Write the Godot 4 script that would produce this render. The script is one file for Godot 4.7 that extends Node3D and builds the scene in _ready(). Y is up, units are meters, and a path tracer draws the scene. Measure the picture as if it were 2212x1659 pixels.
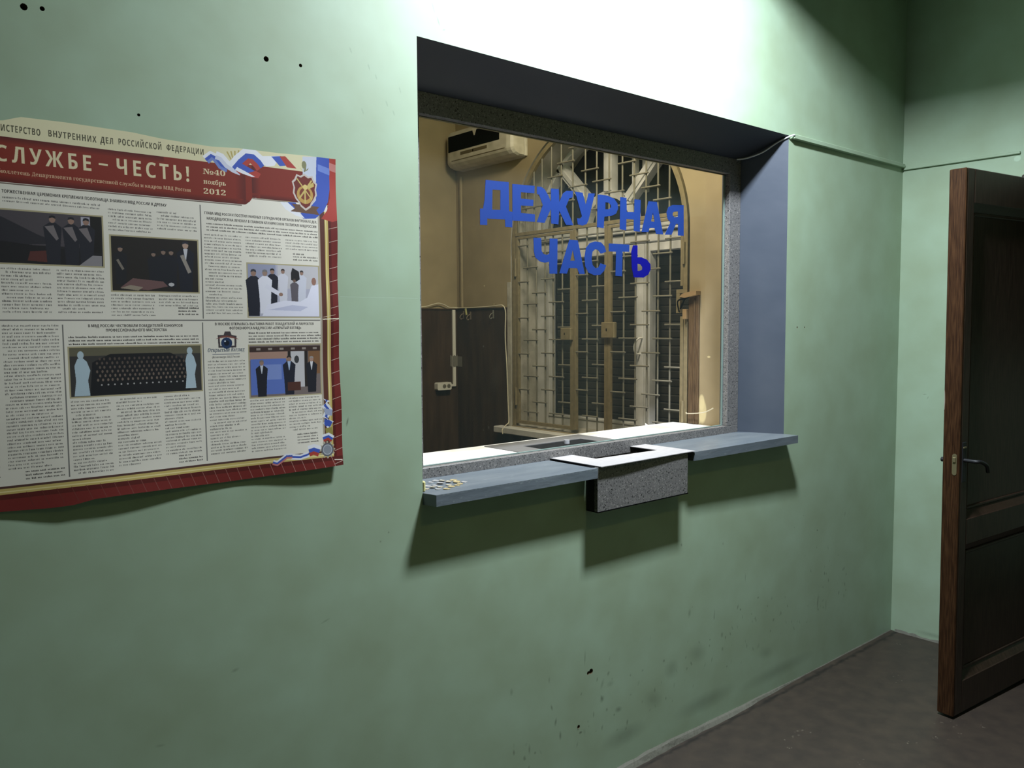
extends Node3D

# A green-painted corridor wall with the hatch of a duty room. x runs along the hatch wall, y up, z out of that wall towards the camera.

var taken := {}
var M := {}
var rng := RandomNumberGenerator.new()
const POSTER_SCALE := 2040.0
const POSTER_TOP := 1.905


func _ready() -> void:
	rng.seed = 7
	# --- camera
	var cam := Camera3D.new()
	cam.name = "camera"
	add_child(cam)
	var yaw := deg_to_rad(40.64048)
	var pitch := deg_to_rad(3.98791)
	var roll := deg_to_rad(-0.33223)
	var fwd := Vector3(sin(yaw) * cos(pitch), -sin(pitch), -cos(yaw) * cos(pitch))
	var right := Vector3(cos(yaw), 0, sin(yaw))
	var up := right.cross(fwd)
	var r2 := right * cos(roll) + up * sin(roll)
	var u2 := up * cos(roll) - right * sin(roll)
	cam.transform = Transform3D(Basis(r2, u2, -fwd), Vector3(0, 1.5, 1.81735))
	cam.fov = 2.0 * rad_to_deg(atan(829.5 / 1793.97))
	cam.near = 0.02
	cam.current = true
	# --- night outside, exposure
	var we := WorldEnvironment.new()
	we.name = "surroundings"
	var env := Environment.new()
	env.background_mode = Environment.BG_COLOR
	env.background_color = Color(0.012, 0.013, 0.016)
	env.tonemap_mode = Environment.TONE_MAPPER_LINEAR
	env.tonemap_exposure = 2.0
	env.sdfgi_enabled = true
	env.ssao_enabled = true
	env.ssil_enabled = true
	we.environment = env
	add_child(we)
	# --- the lamps
	lamp_light("corridor_lamp_light", Vector3(2.05, 3.06, 0.60), Vector2(0.34, 0.14), Color(0.92, 0.95, 1.0), 6.3)
	lamp_light("corridor_second_lamp_light", Vector3(1.9, 3.06, 1.75), Vector2(0.2, 0.14), Color(1.0, 0.9, 0.5), 0.2)
	lamp_light("duty_room_lamp_light", Vector3(2.25, 3.04, -0.55), Vector2(0.4, 0.2), Color(1.0, 0.95, 0.84), 1.85)

	make_materials()
	shell()
	hatch()
	lamps()
	poster()
	letters()
	corridor_door()
	cables()
	coins()
	window_arch()
	grille()
	duty_room()


# ------------------------------------------------------------------ helpers

func numbered(called: String) -> String:
	var n: int = taken.get(called, 0)
	taken[called] = n + 1
	return called if n == 0 else "%s_%03d" % [called, n]


func thing(called: String, label: String, category: String, at := Vector3.ZERO, group := "") -> Node3D:
	var o := Node3D.new()
	o.name = numbered(called)
	add_child(o, true)
	o.position = at
	return tag(o, label, category, group)


func tag(o: Node3D, label: String, category: String, group := "") -> Node3D:
	o.set_meta("label", label)
	o.set_meta("category", category)
	if group != "":
		o.set_meta("group", group)
	return o


func new_st() -> SurfaceTool:
	var st := SurfaceTool.new()
	st.begin(Mesh.PRIMITIVE_TRIANGLES)
	return st


func obj(called: String, st: Variant, m: Material, parent: Node3D = null) -> MeshInstance3D:
	var o := MeshInstance3D.new()
	o.mesh = st.commit() if st is SurfaceTool else st
	o.material_override = m
	if parent == null:
		o.name = numbered(called)
		add_child(o, true)
	else:
		o.name = called
		parent.add_child(o, true)
	return o


func struct(called: String, st: Variant, m: Material, label := "", parent: Node3D = null) -> MeshInstance3D:
	var o := obj(called, st, m, parent)
	o.set_meta("kind", "structure")
	if label != "":
		o.set_meta("label", label)
	return o


func lamp_light(called: String, at: Vector3, size: Vector2, col: Color, energy: float) -> void:
	var l := AreaLight3D.new()
	l.name = called
	l.area_size = size
	l.light_color = col
	l.light_energy = energy
	l.area_range = 12.0
	l.shadow_enabled = true
	l.rotation.x = -PI / 2
	l.position = at
	add_child(l)


func tri(st: SurfaceTool, a: Vector3, b: Vector3, c: Vector3, out: Vector3) -> void:
	var n := (b - a).cross(c - a)
	if n.length() < 1e-14:
		return
	n = n.normalized()
	if n.dot(out) > 0.0:
		var t := b
		b = c
		c = t
	else:
		n = -n
	st.set_normal(n)
	st.add_vertex(a)
	st.set_normal(n)
	st.add_vertex(b)
	st.set_normal(n)
	st.add_vertex(c)


func quad(st: SurfaceTool, a: Vector3, b: Vector3, c: Vector3, d: Vector3, out: Vector3) -> void:
	tri(st, a, b, c, out)
	tri(st, a, c, d, out)


func box(st: SurfaceTool, c: Vector3, s: Vector3, bev := 0.0, basis := Basis.IDENTITY) -> SurfaceTool:
	var h := s * 0.5
	bev = minf(bev, minf(h.x, minf(h.y, h.z)) * 0.9)
	var p := func(sx: float, sy: float, sz: float, full: int) -> Vector3:
		var v := Vector3(sx * h.x, sy * h.y, sz * h.z)
		for i in 3:
			if i != full:
				v[i] -= signf(v[i]) * bev
		return c + basis * v
	for axis in 3:
		var a1 := (axis + 1) % 3
		var a2 := (axis + 2) % 3
		for s0 in [-1.0, 1.0]:
			var pts := []
			for q in [[-1.0, -1.0], [1.0, -1.0], [1.0, 1.0], [-1.0, 1.0]]:
				var v := Vector3.ZERO
				v[axis] = s0
				v[a1] = q[0]
				v[a2] = q[1]
				pts.append(p.call(v.x, v.y, v.z, axis))
			var out := Vector3.ZERO
			out[axis] = s0
			quad(st, pts[0], pts[1], pts[2], pts[3], basis * out)
		if bev > 0.0:
			for q in [[-1.0, -1.0], [1.0, -1.0], [1.0, 1.0], [-1.0, 1.0]]:
				var v0 := Vector3.ZERO
				v0[axis] = -1.0
				v0[a1] = q[0]
				v0[a2] = q[1]
				var v1 := v0
				v1[axis] = 1.0
				var o2 := Vector3.ZERO
				o2[a1] = q[0]
				o2[a2] = q[1]
				quad(st, p.call(v0.x, v0.y, v0.z, a1), p.call(v1.x, v1.y, v1.z, a1), p.call(v1.x, v1.y, v1.z, a2), p.call(v0.x, v0.y, v0.z, a2), basis * o2)
	if bev > 0.0:
		for sx in [-1.0, 1.0]:
			for sy in [-1.0, 1.0]:
				for sz in [-1.0, 1.0]:
					tri(st, p.call(sx, sy, sz, 0), p.call(sx, sy, sz, 1), p.call(sx, sy, sz, 2), basis * Vector3(sx, sy, sz))
	return st


func span(a: Vector3, b: Vector3, bev := 0.0, st: SurfaceTool = null) -> SurfaceTool:
	if st == null:
		st = new_st()
	return box(st, (a + b) * 0.5, (b - a).abs(), bev)


func tube(st: SurfaceTool, pts: Array, r: float, seg := 8) -> SurfaceTool:
	var rings := []
	var x := Vector3.ZERO
	for i in pts.size():
		var a: Vector3 = pts[maxi(i - 1, 0)]
		var b: Vector3 = pts[mini(i + 1, pts.size() - 1)]
		var d := (b - a).normalized()
		if x == Vector3.ZERO:
			x = d.cross(Vector3.UP if absf(d.y) < 0.9 else Vector3.RIGHT).normalized()
		x = (x - d * x.dot(d)).normalized()
		var y := d.cross(x)
		var ring := []
		for k in seg:
			var t := TAU * k / seg
			ring.append(x * cos(t) + y * sin(t))
		rings.append(ring)
	for i in pts.size() - 1:
		for k in seg:
			var k2 := (k + 1) % seg
			var q := [[i, k], [i + 1, k], [i + 1, k2], [i, k], [i + 1, k2], [i, k2]]
			var mid: Vector3 = rings[i][k] + rings[i][k2]
			var v := []
			for e in q:
				v.append([pts[e[0]] + rings[e[0]][e[1]] * r, rings[e[0]][e[1]]])
			for t in 2:
				var w := [v[t * 3], v[t * 3 + 1], v[t * 3 + 2]]
				var n: Vector3 = (w[1][0] - w[0][0]).cross(w[2][0] - w[0][0])
				if n.dot(mid) > 0.0:
					w = [w[0], w[2], w[1]]
				for e in w:
					st.set_normal(e[1])
					st.add_vertex(e[0])
	for end in [0, pts.size() - 1]:
		var d: Vector3 = pts[0] - pts[1] if end == 0 else pts[end] - pts[end - 1]
		for k in range(1, seg - 1):
			tri(st, pts[end] + rings[end][0] * r, pts[end] + rings[end][k] * r, pts[end] + rings[end][k + 1] * r, d)
	return st


func rod(a: Vector3, b: Vector3, r: float, seg := 8) -> SurfaceTool:
	return tube(new_st(), [a, b], r, seg)


func smooth_path(pts: Array, n := 6) -> Array:
	var c := Curve3D.new()
	for i in pts.size():
		var a: Vector3 = pts[maxi(i - 1, 0)]
		var b: Vector3 = pts[mini(i + 1, pts.size() - 1)]
		var t := (b - a) / 6.0
		c.add_point(pts[i], -t, t)
	var out := []
	for i in pts.size() - 1:
		for k in n:
			out.append(c.sample(i, float(k) / n))
	out.append(pts[-1])
	return out


# a polygon in the plane spanned by xf.basis.x and .y, swept along .z from 0 to depth
func prism(st: SurfaceTool, poly: PackedVector2Array, xf: Transform3D, depth: float, hole := PackedVector2Array()) -> SurfaceTool:
	var whole := poly.duplicate()
	if not Geometry2D.is_polygon_clockwise(whole):
		whole.reverse()
	if hole.size():
		var h := hole.duplicate()
		if Geometry2D.is_polygon_clockwise(h):
			h.reverse()
		var best := [0, 0, INF]
		for i in whole.size():
			for j in h.size():
				var d := whole[i].distance_squared_to(h[j])
				if d < best[2]:
					best = [i, j, d]
		var bi: int = best[0]
		var bj: int = best[1]
		var along: Vector2 = (h[bj] - whole[bi]).normalized().orthogonal() * 0.0002
		var merged := PackedVector2Array()
		for i in bi + 1:
			merged.append(whole[i])
		for j in h.size() + 1:
			merged.append(h[(bj + j) % h.size()] + (along if j == h.size() else Vector2.ZERO))
		merged.append(whole[bi] + along)
		for i in range(bi + 1, whole.size()):
			merged.append(whole[i])
		if Geometry2D.triangulate_polygon(merged).is_empty():
			along = -along
			merged[bi + 1 + h.size()] = h[bj] + along
			merged[bi + 2 + h.size()] = whole[bi] + along
		whole = merged
	var idx := Geometry2D.triangulate_polygon(whole)
	var zz := xf.basis.z.normalized()
	for end in [0.0, depth]:
		for i in range(0, idx.size(), 3):
			var p := []
			for k in 3:
				var q := whole[idx[i + k]]
				p.append(xf * Vector3(q.x, q.y, end))
			tri(st, p[0], p[1], p[2], zz * (-1.0 if end == 0.0 else 1.0))
	for loop in ([poly, hole] if hole.size() else [poly]):
		var lp: PackedVector2Array = loop
		var turn := 1.0 if Geometry2D.is_polygon_clockwise(lp) else -1.0
		if lp == hole:
			turn = -turn
		for i in lp.size():
			var a := lp[i]
			var b := lp[(i + 1) % lp.size()]
			var o := Vector2(a.y - b.y, b.x - a.x) * turn
			quad(st, xf * Vector3(a.x, a.y, 0), xf * Vector3(b.x, b.y, 0), xf * Vector3(b.x, b.y, depth), xf * Vector3(a.x, a.y, depth), xf.basis * Vector3(o.x, o.y, 0))
	return st


# polygon given in (z, y) on a plane of constant x, swept towards +x
func prism_x(st: SurfaceTool, poly: PackedVector2Array, x: float, depth: float, hole := PackedVector2Array()) -> SurfaceTool:
	return prism(st, poly, Transform3D(Basis(Vector3(0, 0, 1), Vector3(0, 1, 0), Vector3(1, 0, 0)), Vector3(x, 0, 0)), depth, hole)


func arc(c: Vector2, r: float, a0: float, a1: float, n: int) -> PackedVector2Array:
	var out := PackedVector2Array()
	for i in n + 1:
		var t := deg_to_rad(lerpf(a0, a1, float(i) / n))
		out.append(c + Vector2(cos(t), sin(t)) * r)
	return out


func ring(c: Vector2, r0: float, r1: float, a0: float, a1: float, n: int) -> PackedVector2Array:
	var out := arc(c, r1, a0, a1, n)
	var inner := arc(c, r0, a0, a1, n)
	inner.reverse()
	out.append_array(inner)
	return out


# ------------------------------------------------------------------ materials

func noise(freq: float, seed_: int, kind := FastNoiseLite.TYPE_SIMPLEX_SMOOTH, oct := 4) -> FastNoiseLite:
	var n := FastNoiseLite.new()
	n.noise_type = kind
	n.seed = seed_
	n.frequency = freq
	n.fractal_octaves = oct
	return n


func noise_tex(freq: float, seed_: int, lo: Color, hi: Color, size := 512, oct := 4, mid := -1.0) -> NoiseTexture2D:
	var t := NoiseTexture2D.new()
	t.width = size
	t.height = size
	t.seamless = true
	t.noise = noise(freq, seed_, FastNoiseLite.TYPE_SIMPLEX_SMOOTH, oct)
	var g := Gradient.new()
	g.set_color(0, lo)
	g.set_color(1, hi)
	if mid > 0.0:
		g.set_offset(0, mid)
	t.color_ramp = g
	return t


func mat(called: String, col: Color, rough := 0.6, metal := 0.0) -> StandardMaterial3D:
	var m := StandardMaterial3D.new()
	m.resource_name = called
	m.albedo_color = col
	m.roughness = rough
	m.metallic = metal
	M[called] = m
	return m


func triplanar(m: StandardMaterial3D, tex: Texture2D, scale: Vector3, world := true) -> void:
	m.albedo_texture = tex
	m.uv1_triplanar = true
	m.uv1_world_triplanar = world
	m.uv1_scale = scale


func relief(m: StandardMaterial3D, tex: Texture2D, cm: float) -> void:
	m.heightmap_enabled = true
	m.heightmap_texture = tex
	m.heightmap_scale = cm


func c8(r: int, g: int, b: int) -> Color:
	return Color(r / 255.0, g / 255.0, b / 255.0)


func smudge(im: Image, cx: float, cy: float, rx: float, ry: float, col: Color, a: float, turn := 0.0, soft := 1.0) -> void:
	var r := int(maxf(rx, ry)) + 2
	for y in range(maxi(int(cy) - r, 0), mini(int(cy) + r + 1, im.get_height())):
		for x in range(maxi(int(cx) - r, 0), mini(int(cx) + r + 1, im.get_width())):
			var d := Vector2(x - cx, y - cy).rotated(-turn)
			var q := Vector2(d.x / rx, d.y / ry).length()
			if q >= 1.0:
				continue
			var k := a * minf(1.0, (1.0 - q) / soft)
			var old := im.get_pixel(x, y)
			var na := k + old.a * (1.0 - k)
			var c := Color((col.r * k + old.r * old.a * (1 - k)) / maxf(na, 0.001), (col.g * k + old.g * old.a * (1 - k)) / maxf(na, 0.001), (col.b * k + old.b * old.a * (1 - k)) / maxf(na, 0.001), na)
			im.set_pixel(x, y, c)


# marks laid over a wall: one image 4.096 m wide in world space (2 mm a pixel), row 0 at y = 4.096
func marks(m: StandardMaterial3D, im: Image) -> void:
	m.detail_enabled = true
	m.detail_blend_mode = BaseMaterial3D.BLEND_MODE_MIX
	m.detail_albedo = ImageTexture.create_from_image(im)
	m.detail_uv_layer = BaseMaterial3D.DETAIL_UV_2
	m.uv2_triplanar = true
	m.uv2_world_triplanar = true
	m.uv2_scale = Vector3.ONE / 4.096


func make_materials() -> void:
	var fine := noise_tex(0.02, 3, Color(0, 0, 0), Color(1, 1, 1), 512, 5)
	var paint := mat("green_paint", Color(0.345, 0.47, 0.33).linear_to_srgb(), 0.55)
	triplanar(paint, noise_tex(0.008, 11, Color(0.93, 0.915, 0.885), Color(1.0, 1.0, 1.0), 1024, 5), Vector3.ONE * 0.45)
	relief(paint, noise_tex(0.006, 5, Color(0, 0, 0), Color(1, 1, 1), 1024, 4), 0.045)
	var im := Image.create_empty(2048, 2048, false, Image.FORMAT_RGBA8)
	im.fill(Color(0.25, 0.25, 0.2, 0.0))
	var dirt := Color(0.20, 0.22, 0.16)
	var p := func(x: float, y: float) -> Vector2: return Vector2(x * 500.0, 2048.0 - y * 500.0)
	# [x, y, half width mm, half height mm, strength, turn]
	for s in [[1.021, 1.267, 3, 14, 0.75, 0.25], [1.83, 0.22, 6, 12, 0.7, 0.3], [1.84, 0.20, 9, 5, 0.7, 0.0], [1.73, 0.27, 6, 16, 0.5, 0.2], [1.75, 0.22, 6, 18, 0.5, 0.0], [1.62, 0.22, 5, 20, 0.4, 0.0], [1.94, 0.28, 12, 14, 0.4, 0.3], [1.94, 0.33, 8, 22, 0.25, 0.4], [1.98, 0.32, 20, 12, 0.2, 0.0], [1.86, 0.44, 4, 30, 0.35, 0.05], [1.9, 0.24, 3, 14, 0.5, 0.0], [2.02, 0.22, 20, 12, 0.4, 0.2], [2.3, 0.28, 45, 40, 0.22, 0.5], [2.2, 0.2, 60, 35, 0.22, 0.4], [2.45, 0.3, 60, 40, 0.2, 0.3], [2.6, 0.33, 8, 14, 0.4, 0.0], [2.55, 0.42, 5, 25, 0.3, 0.1], [2.72, 0.4, 6, 6, 0.6, 0.0], [2.84, 0.42, 7, 5, 0.55, 0.0], [2.4, 0.46, 10, 20, 0.3, 0.2], [2.05, 0.12, 120, 40, 0.3, 0.0], [2.5, 0.1, 200, 40, 0.3, 0.0], [3.0, 0.08, 300, 35, 0.25, 0.0], [2.9, 0.18, 60, 30, 0.2, 0.2], [3.3, 0.3, 7, 40, 0.4, 0.1], [3.37, 0.27, 5, 30, 0.3, 0.0], [2.75, 0.52, 4, 20, 0.3, 0.0], [1.55, 0.42, 8, 14, 0.3, 0.0], [2.35, 0.72, 5, 7, 0.5, 0.0], [2.6, 0.68, 5, 7, 0.4, 0.0], [1.11, 0.95, 3, 3, 0.6, 0.0], [1.135, 0.97, 3, 3, 0.6, 0.0], [0.95, 0.78, 16, 3, 0.3, -0.3], [0.72, 0.72, 12, 5, 0.3, -0.2], [0.55, 0.6, 14, 4, 0.25, 0.2], [3.284, 0.618, 6, 4, 0.9, 0.4], [3.1, 0.66, 3, 3, 0.5, 0.0], [3.17, 0.7, 3, 3, 0.4, 0.0]]:
		var q: Vector2 = p.call(s[0], s[1])
		smudge(im, q.x, q.y, s[2] * 0.5, s[3] * 0.5, dirt, s[4], s[5], 0.8)
	for k in 130:
		var x := 1.55 + pow(rng.randf(), 1.0) * 2.0
		var y := 0.08 + (x - 1.4) * 0.08 + absf(rng.randfn(0.0, 0.16))
		var q: Vector2 = p.call(x, y)
		smudge(im, q.x, q.y, rng.randf_range(1.2, 3.5), rng.randf_range(1.5, 7.0), dirt, rng.randf_range(0.15, 0.5), rng.randf_range(-0.5, 0.5), 0.8)
	# hairline cracks and an old scratch in the paint
	for s in [[1.296, 2.33, 2.0, 18, 0.35], [1.312, 2.298, 2.0, 14, 0.5], [1.33, 2.28, 6, 2, 0.5], [1.352, 2.36, 1.5, 16, 0.3], [1.10, 2.14, 2, 10, 0.3], [1.12, 2.12, 2, 8, 0.3], [1.15, 2.06, 2, 9, 0.3], [1.17, 2.04, 2, 8, 0.3], [1.05, 2.17, 2, 9, 0.3], [1.19, 2.1, 2, 10, 0.25], [1.08, 2.03, 2, 10, 0.25]]:
		var q: Vector2 = p.call(s[0], s[1])
		smudge(im, q.x, q.y, maxf(s[2] * 0.5, 1.1), s[3] * 0.5, Color(0.3, 0.4, 0.33), s[4], -0.35, 0.5)
	for k in 60:
		var q: Vector2 = p.call(1.01 + k * 0.0038, 1.575 + sin(k * 0.7) * 0.0008)
		smudge(im, q.x, q.y, 1.6, 1.1, Color(0.72, 0.8, 0.72), 0.3, 0.0, 0.6)
	# fine crazing of the poster wall, a scuff on the far right
	marks(paint, im)
	var plain_paint: StandardMaterial3D = paint.duplicate()
	plain_paint.resource_name = "green_paint_side"
	var im2 := Image.create_empty(2048, 2048, false, Image.FORMAT_RGBA8)
	im2.fill(Color(0.3, 0.35, 0.28, 0.0))
	# on walls facing -x the column is 500 * -z (mod 2048)
	for s in [[0.13, 1.17, 12, 3, 0.4, 0.1], [0.145, 1.155, 3, 10, 0.35, -0.5], [0.2, 0.03, 90, 14, 0.25, 0.0]]:
		smudge(im2, 2048.0 - s[0] * 500.0, 2048.0 - s[1] * 500.0, s[2] * 0.5, s[3] * 0.5, dirt, s[4], s[5], 0.8)
	smudge(im2, 2048.0 - 0.488 * 500.0, 2048.0 - 2.205 * 500.0, 8.0, 7.0, Color(0.7, 0.8, 0.7), 0.8, 0.2, 0.3)
	marks(plain_paint, im2)
	M["green_paint_side"] = plain_paint

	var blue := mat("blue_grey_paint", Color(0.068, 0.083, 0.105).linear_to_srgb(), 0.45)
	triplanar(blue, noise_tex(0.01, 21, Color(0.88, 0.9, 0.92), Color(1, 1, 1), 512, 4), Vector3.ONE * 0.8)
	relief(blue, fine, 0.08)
	mat("lintel_painted_shade", Color(0.026, 0.03, 0.034).linear_to_srgb(), 0.55)  # shade under the lintel, held in the base colour
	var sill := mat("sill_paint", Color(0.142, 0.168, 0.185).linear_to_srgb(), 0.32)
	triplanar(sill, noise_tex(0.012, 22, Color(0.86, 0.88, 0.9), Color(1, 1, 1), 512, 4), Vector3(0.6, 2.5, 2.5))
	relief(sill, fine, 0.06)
	var sm := Image.create_empty(2048, 2048, false, Image.FORMAT_RGBA8)
	sm.fill(Color(0.5, 0.53, 0.53, 0.0))
	for q in [[1.262, 1.03], [1.27, 1.036], [1.31, 1.033], [1.335, 1.04], [1.36, 1.028], [1.42, 1.034], [1.47, 1.03], [1.55, 1.052], [1.58, 1.051], [1.61, 1.05], [1.64, 1.053], [1.72, 1.03], [1.83, 1.055], [1.86, 1.054], [2.37, 1.036], [2.41, 1.033], [2.44, 1.05], [2.5, 1.036], [2.53, 1.034], [2.62, 1.04], [2.66, 1.038], [2.85, 1.045]]:
		smudge(sm, q[0] * 500.0, 2048.0 - q[1] * 500.0, rng.randf_range(1.2, 4.5), rng.randf_range(1.0, 1.6), Color(0.5, 0.54, 0.54), rng.randf_range(0.35, 0.8), rng.randf_range(-0.3, 0.3), 0.7)
	for k in 16:
		smudge(sm, rng.randf_range(1.4, 1.86) * 500.0, 2048.0 - rng.randf_range(0.0, 0.12) * 500.0, rng.randf_range(1.2, 6.0), 1.1, Color(0.62, 0.66, 0.66) if k % 3 else Color(0.25, 0.28, 0.28), rng.randf_range(0.25, 0.6), rng.randf_range(-0.3, 0.3), 0.7)
	for k in 40:
		smudge(sm, (1.262 + k * 0.0155) * 500.0, 2048.0 - 1.0565 * 500.0, rng.randf_range(2.0, 4.5), 1.0, Color(0.55, 0.59, 0.58), rng.randf_range(0.1, 0.6), 0.0, 0.6)
	marks(sill, sm)
	# speckled laminate
	var lam := Image.create_empty(512, 512, false, Image.FORMAT_RGB8)
	lam.fill(c8(146, 147, 150))
	for k in 5200:
		var v := rng.randf()
		var c := c8(186, 186, 188) if v < 0.3 else c8(100, 101, 104) if v < 0.72 else c8(168, 167, 165) if v < 0.88 else c8(44, 44, 46)
		if v > 0.985:
			c = c8(225, 225, 224)
		var w := rng.randi_range(2, 5)
		lam.fill_rect(Rect2i(rng.randi_range(0, 511), rng.randi_range(0, 511), w, rng.randi_range(2, 5)), c)
	var laminate := mat("speckled_laminate", Color(0.74, 0.73, 0.7), 0.45)
	triplanar(laminate, ImageTexture.create_from_image(lam), Vector3.ONE * 2.5)
	var steel := mat("brushed_steel", c8(190, 189, 187), 0.42, 0.1)
	triplanar(steel, noise_tex(0.02, 31, Color(0.85, 0.85, 0.86), Color(1, 1, 1), 512, 3), Vector3(2, 2, 30))
	var worn: StandardMaterial3D = steel.duplicate()
	worn.albedo_color = c8(122, 122, 121)
	M["worn_steel"] = worn
	mat("dark_steel", c8(38, 40, 42), 0.5, 0.3)
	mat("chrome", c8(225, 226, 228), 0.2, 0.4)
	var floor_m := mat("brown_floor", Color(0.051, 0.039, 0.029).linear_to_srgb(), 0.55)
	triplanar(floor_m, noise_tex(0.015, 41, Color(0.8, 0.8, 0.81), Color(1.0, 0.99, 0.96), 1024, 6), Vector3.ONE * 0.7)
	relief(floor_m, fine, 0.1)
	var fm := Image.create_empty(2048, 2048, false, Image.FORMAT_RGBA8)
	fm.fill(Color(0.4, 0.38, 0.33, 0.0))
	for s in [[2.66, 0.26], [2.72, 0.25], [2.75, 0.27], [2.6, 0.3], [2.2, 0.43], [2.24, 0.41], [2.26, 0.45], [2.3, 0.46], [2.05, 0.5], [2.4, 0.38], [3.2, 0.55], [3.22, 0.6], [3.15, 0.64], [3.3, 0.68], [3.05, 0.6], [2.95, 0.55], [3.5, 0.25], [3.45, 0.3], [3.85, 0.1], [3.8, 0.28], [2.7, 0.5], [2.5, 0.55], [2.8, 0.7], [2.6, 0.8]]:
		for j in 3:
			smudge(fm, (s[0] + rng.randf_range(-0.03, 0.03)) * 500.0, 2048.0 + 0.0 - (4.096 - fposmod(s[1] + rng.randf_range(-0.02, 0.02), 4.096)) * 500.0, rng.randf_range(1.2, 4.0), rng.randf_range(1.0, 2.2), Color(0.5, 0.47, 0.4), rng.randf_range(0.3, 0.7), rng.randf_range(-0.6, 0.6), 0.8)
	for k in 140:  # dark band along the wall foot: painted shadow of the floor edge
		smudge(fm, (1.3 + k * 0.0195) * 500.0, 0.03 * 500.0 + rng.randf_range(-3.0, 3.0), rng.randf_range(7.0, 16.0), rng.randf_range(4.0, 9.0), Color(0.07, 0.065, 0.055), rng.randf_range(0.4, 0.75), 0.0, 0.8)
	for k in 260:
		smudge(fm, rng.randf_range(1.8, 4.0) * 500.0, rng.randf_range(0.05, 1.0) * 500.0, rng.randf_range(0.8, 2.2), rng.randf_range(0.8, 1.6), Color(0.42, 0.36, 0.26), rng.randf_range(0.1, 0.5), rng.randf_range(-0.6, 0.6), 0.8)
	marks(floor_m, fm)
	mat("plaster_edge", Color(0.125, 0.126, 0.096).linear_to_srgb(), 0.8)
	relief(M["plaster_edge"], fine, 0.4)
	M["plaster_edge"].uv1_triplanar = true
	M["plaster_edge"].uv1_world_triplanar = true
	M["plaster_edge"].uv1_scale = Vector3.ONE * 3.0
	mat("ceiling_white", c8(185, 185, 176), 0.8)
	# duty room
	var beige := mat("beige_paint", Color(0.36, 0.285, 0.165).linear_to_srgb(), 0.6)
	triplanar(beige, noise_tex(0.012, 51, Color(0.9, 0.9, 0.89), Color(1, 1, 1), 512, 4), Vector3.ONE * 0.6)
	relief(beige, fine, 0.1)
	var bm := Image.create_empty(2048, 2048, false, Image.FORMAT_RGBA8)
	bm.fill(Color(0.75, 0.7, 0.55, 0.0))
	for s in [[0.468, 1.11, 26, 60, 0.8], [0.472, 1.15, 18, 40, 0.8], [0.5, 1.07, 30, 26, 0.6], [0.435, 1.358, 10, 5, 0.9], [2.04, 1.74, 5, 5, 0.9], [1.95, 1.63, 4, 6, 0.8]]:
		smudge(bm, s[0] * 500.0, 2048.0 - s[1] * 500.0, s[2] * 0.5, s[3] * 0.5, Color(0.86, 0.8, 0.62), s[4], 0.0, 0.25)
	smudge(bm, 0.53 * 500.0, 2048.0 - 1.075 * 500.0, 16, 12, Color(0.42, 0.37, 0.28), 0.7, 0.0, 0.6)
	marks(beige, bm)
	var brown := mat("brown_panel", Color(0.075, 0.044, 0.024).linear_to_srgb(), 0.75)
	brown.metallic_specular = 0.3
	triplanar(brown, noise_tex(0.01, 52, Color(0.7, 0.7, 0.7), Color(1, 1, 1), 512, 4), Vector3(3.0, 0.4, 3.0))
	var pm := Image.create_empty(2048, 2048, false, Image.FORMAT_RGBA8)
	pm.fill(Color(0.4, 0.4, 0.38, 0.0))
	for s in [[2.043, 1.382, 7, 7, 0.9, 0.0], [1.93, 1.2, 60, 110, 0.12, -0.2], [1.7, 0.86, 8, 60, 0.5, 0.0], [1.62, 0.87, 8, 60, 0.4, 0.0], [1.55, 0.87, 6, 60, 0.35, 0.0], [2.12, 1.0, 4, 12, 0.4, 0.0], [2.0, 0.9, 10, 14, 0.5, 0.2], [2.05, 0.88, 6, 6, 0.5, 0.0]]:
		smudge(pm, s[0] * 500.0, 2048.0 - s[1] * 500.0, s[2] * 0.5, s[3] * 0.5, Color(0.5, 0.48, 0.44), s[4], s[5], 0.7)
	marks(brown, pm)
	mat("counter_white", c8(240, 240, 236), 0.4)
	var grey_sh := mat("grille_paint", Color(0.27, 0.218, 0.122).linear_to_srgb(), 0.45)
	triplanar(grey_sh, noise_tex(0.03, 61, Color(0.85, 0.85, 0.84), Color(1, 1, 1), 256, 3), Vector3.ONE * 3.0)
	mat("rod_paint", Color(0.2, 0.185, 0.14).linear_to_srgb(), 0.45)
	var white := mat("window_white", Color(0.76, 0.75, 0.72).linear_to_srgb(), 0.35)
	triplanar(white, noise_tex(0.01, 62, Color(0.88, 0.88, 0.87), Color(1, 1, 1), 512, 4), Vector3.ONE * 1.5)
	var wash := mat("whitewash", Color(0.52, 0.49, 0.42).linear_to_srgb(), 0.85)
	triplanar(wash, noise_tex(0.01, 63, Color(0.78, 0.77, 0.74), Color(1, 1, 1), 512, 4), Vector3.ONE * 1.2)
	relief(wash, fine, 0.3)
	mat("shutter_slat", Color(0.042, 0.039, 0.033).linear_to_srgb(), 0.5)
	var glass := mat("window_glass", Color(0.8, 0.9, 0.88, 0.006), 0.02)
	glass.metallic_specular = 0.25
	glass.transparency = BaseMaterial3D.TRANSPARENCY_ALPHA
	mat("glass_edge", c8(112, 132, 126), 0.35)
	var plastic := mat("old_plastic", Color(0.62, 0.575, 0.46).linear_to_srgb(), 0.4)
	triplanar(plastic, noise_tex(0.012, 64, Color(0.82, 0.81, 0.78), Color(1, 1, 1), 256, 3), Vector3.ONE * 3.0)
	mat("white_plastic", c8(225, 222, 212), 0.35)
	mat("grime", c8(92, 80, 55), 0.7)
	mat("black", c8(8, 8, 9), 0.8)
	M["black"].metallic_specular = 0.15
	mat("rust", c8(124, 108, 88), 0.6, 0.2)
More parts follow.
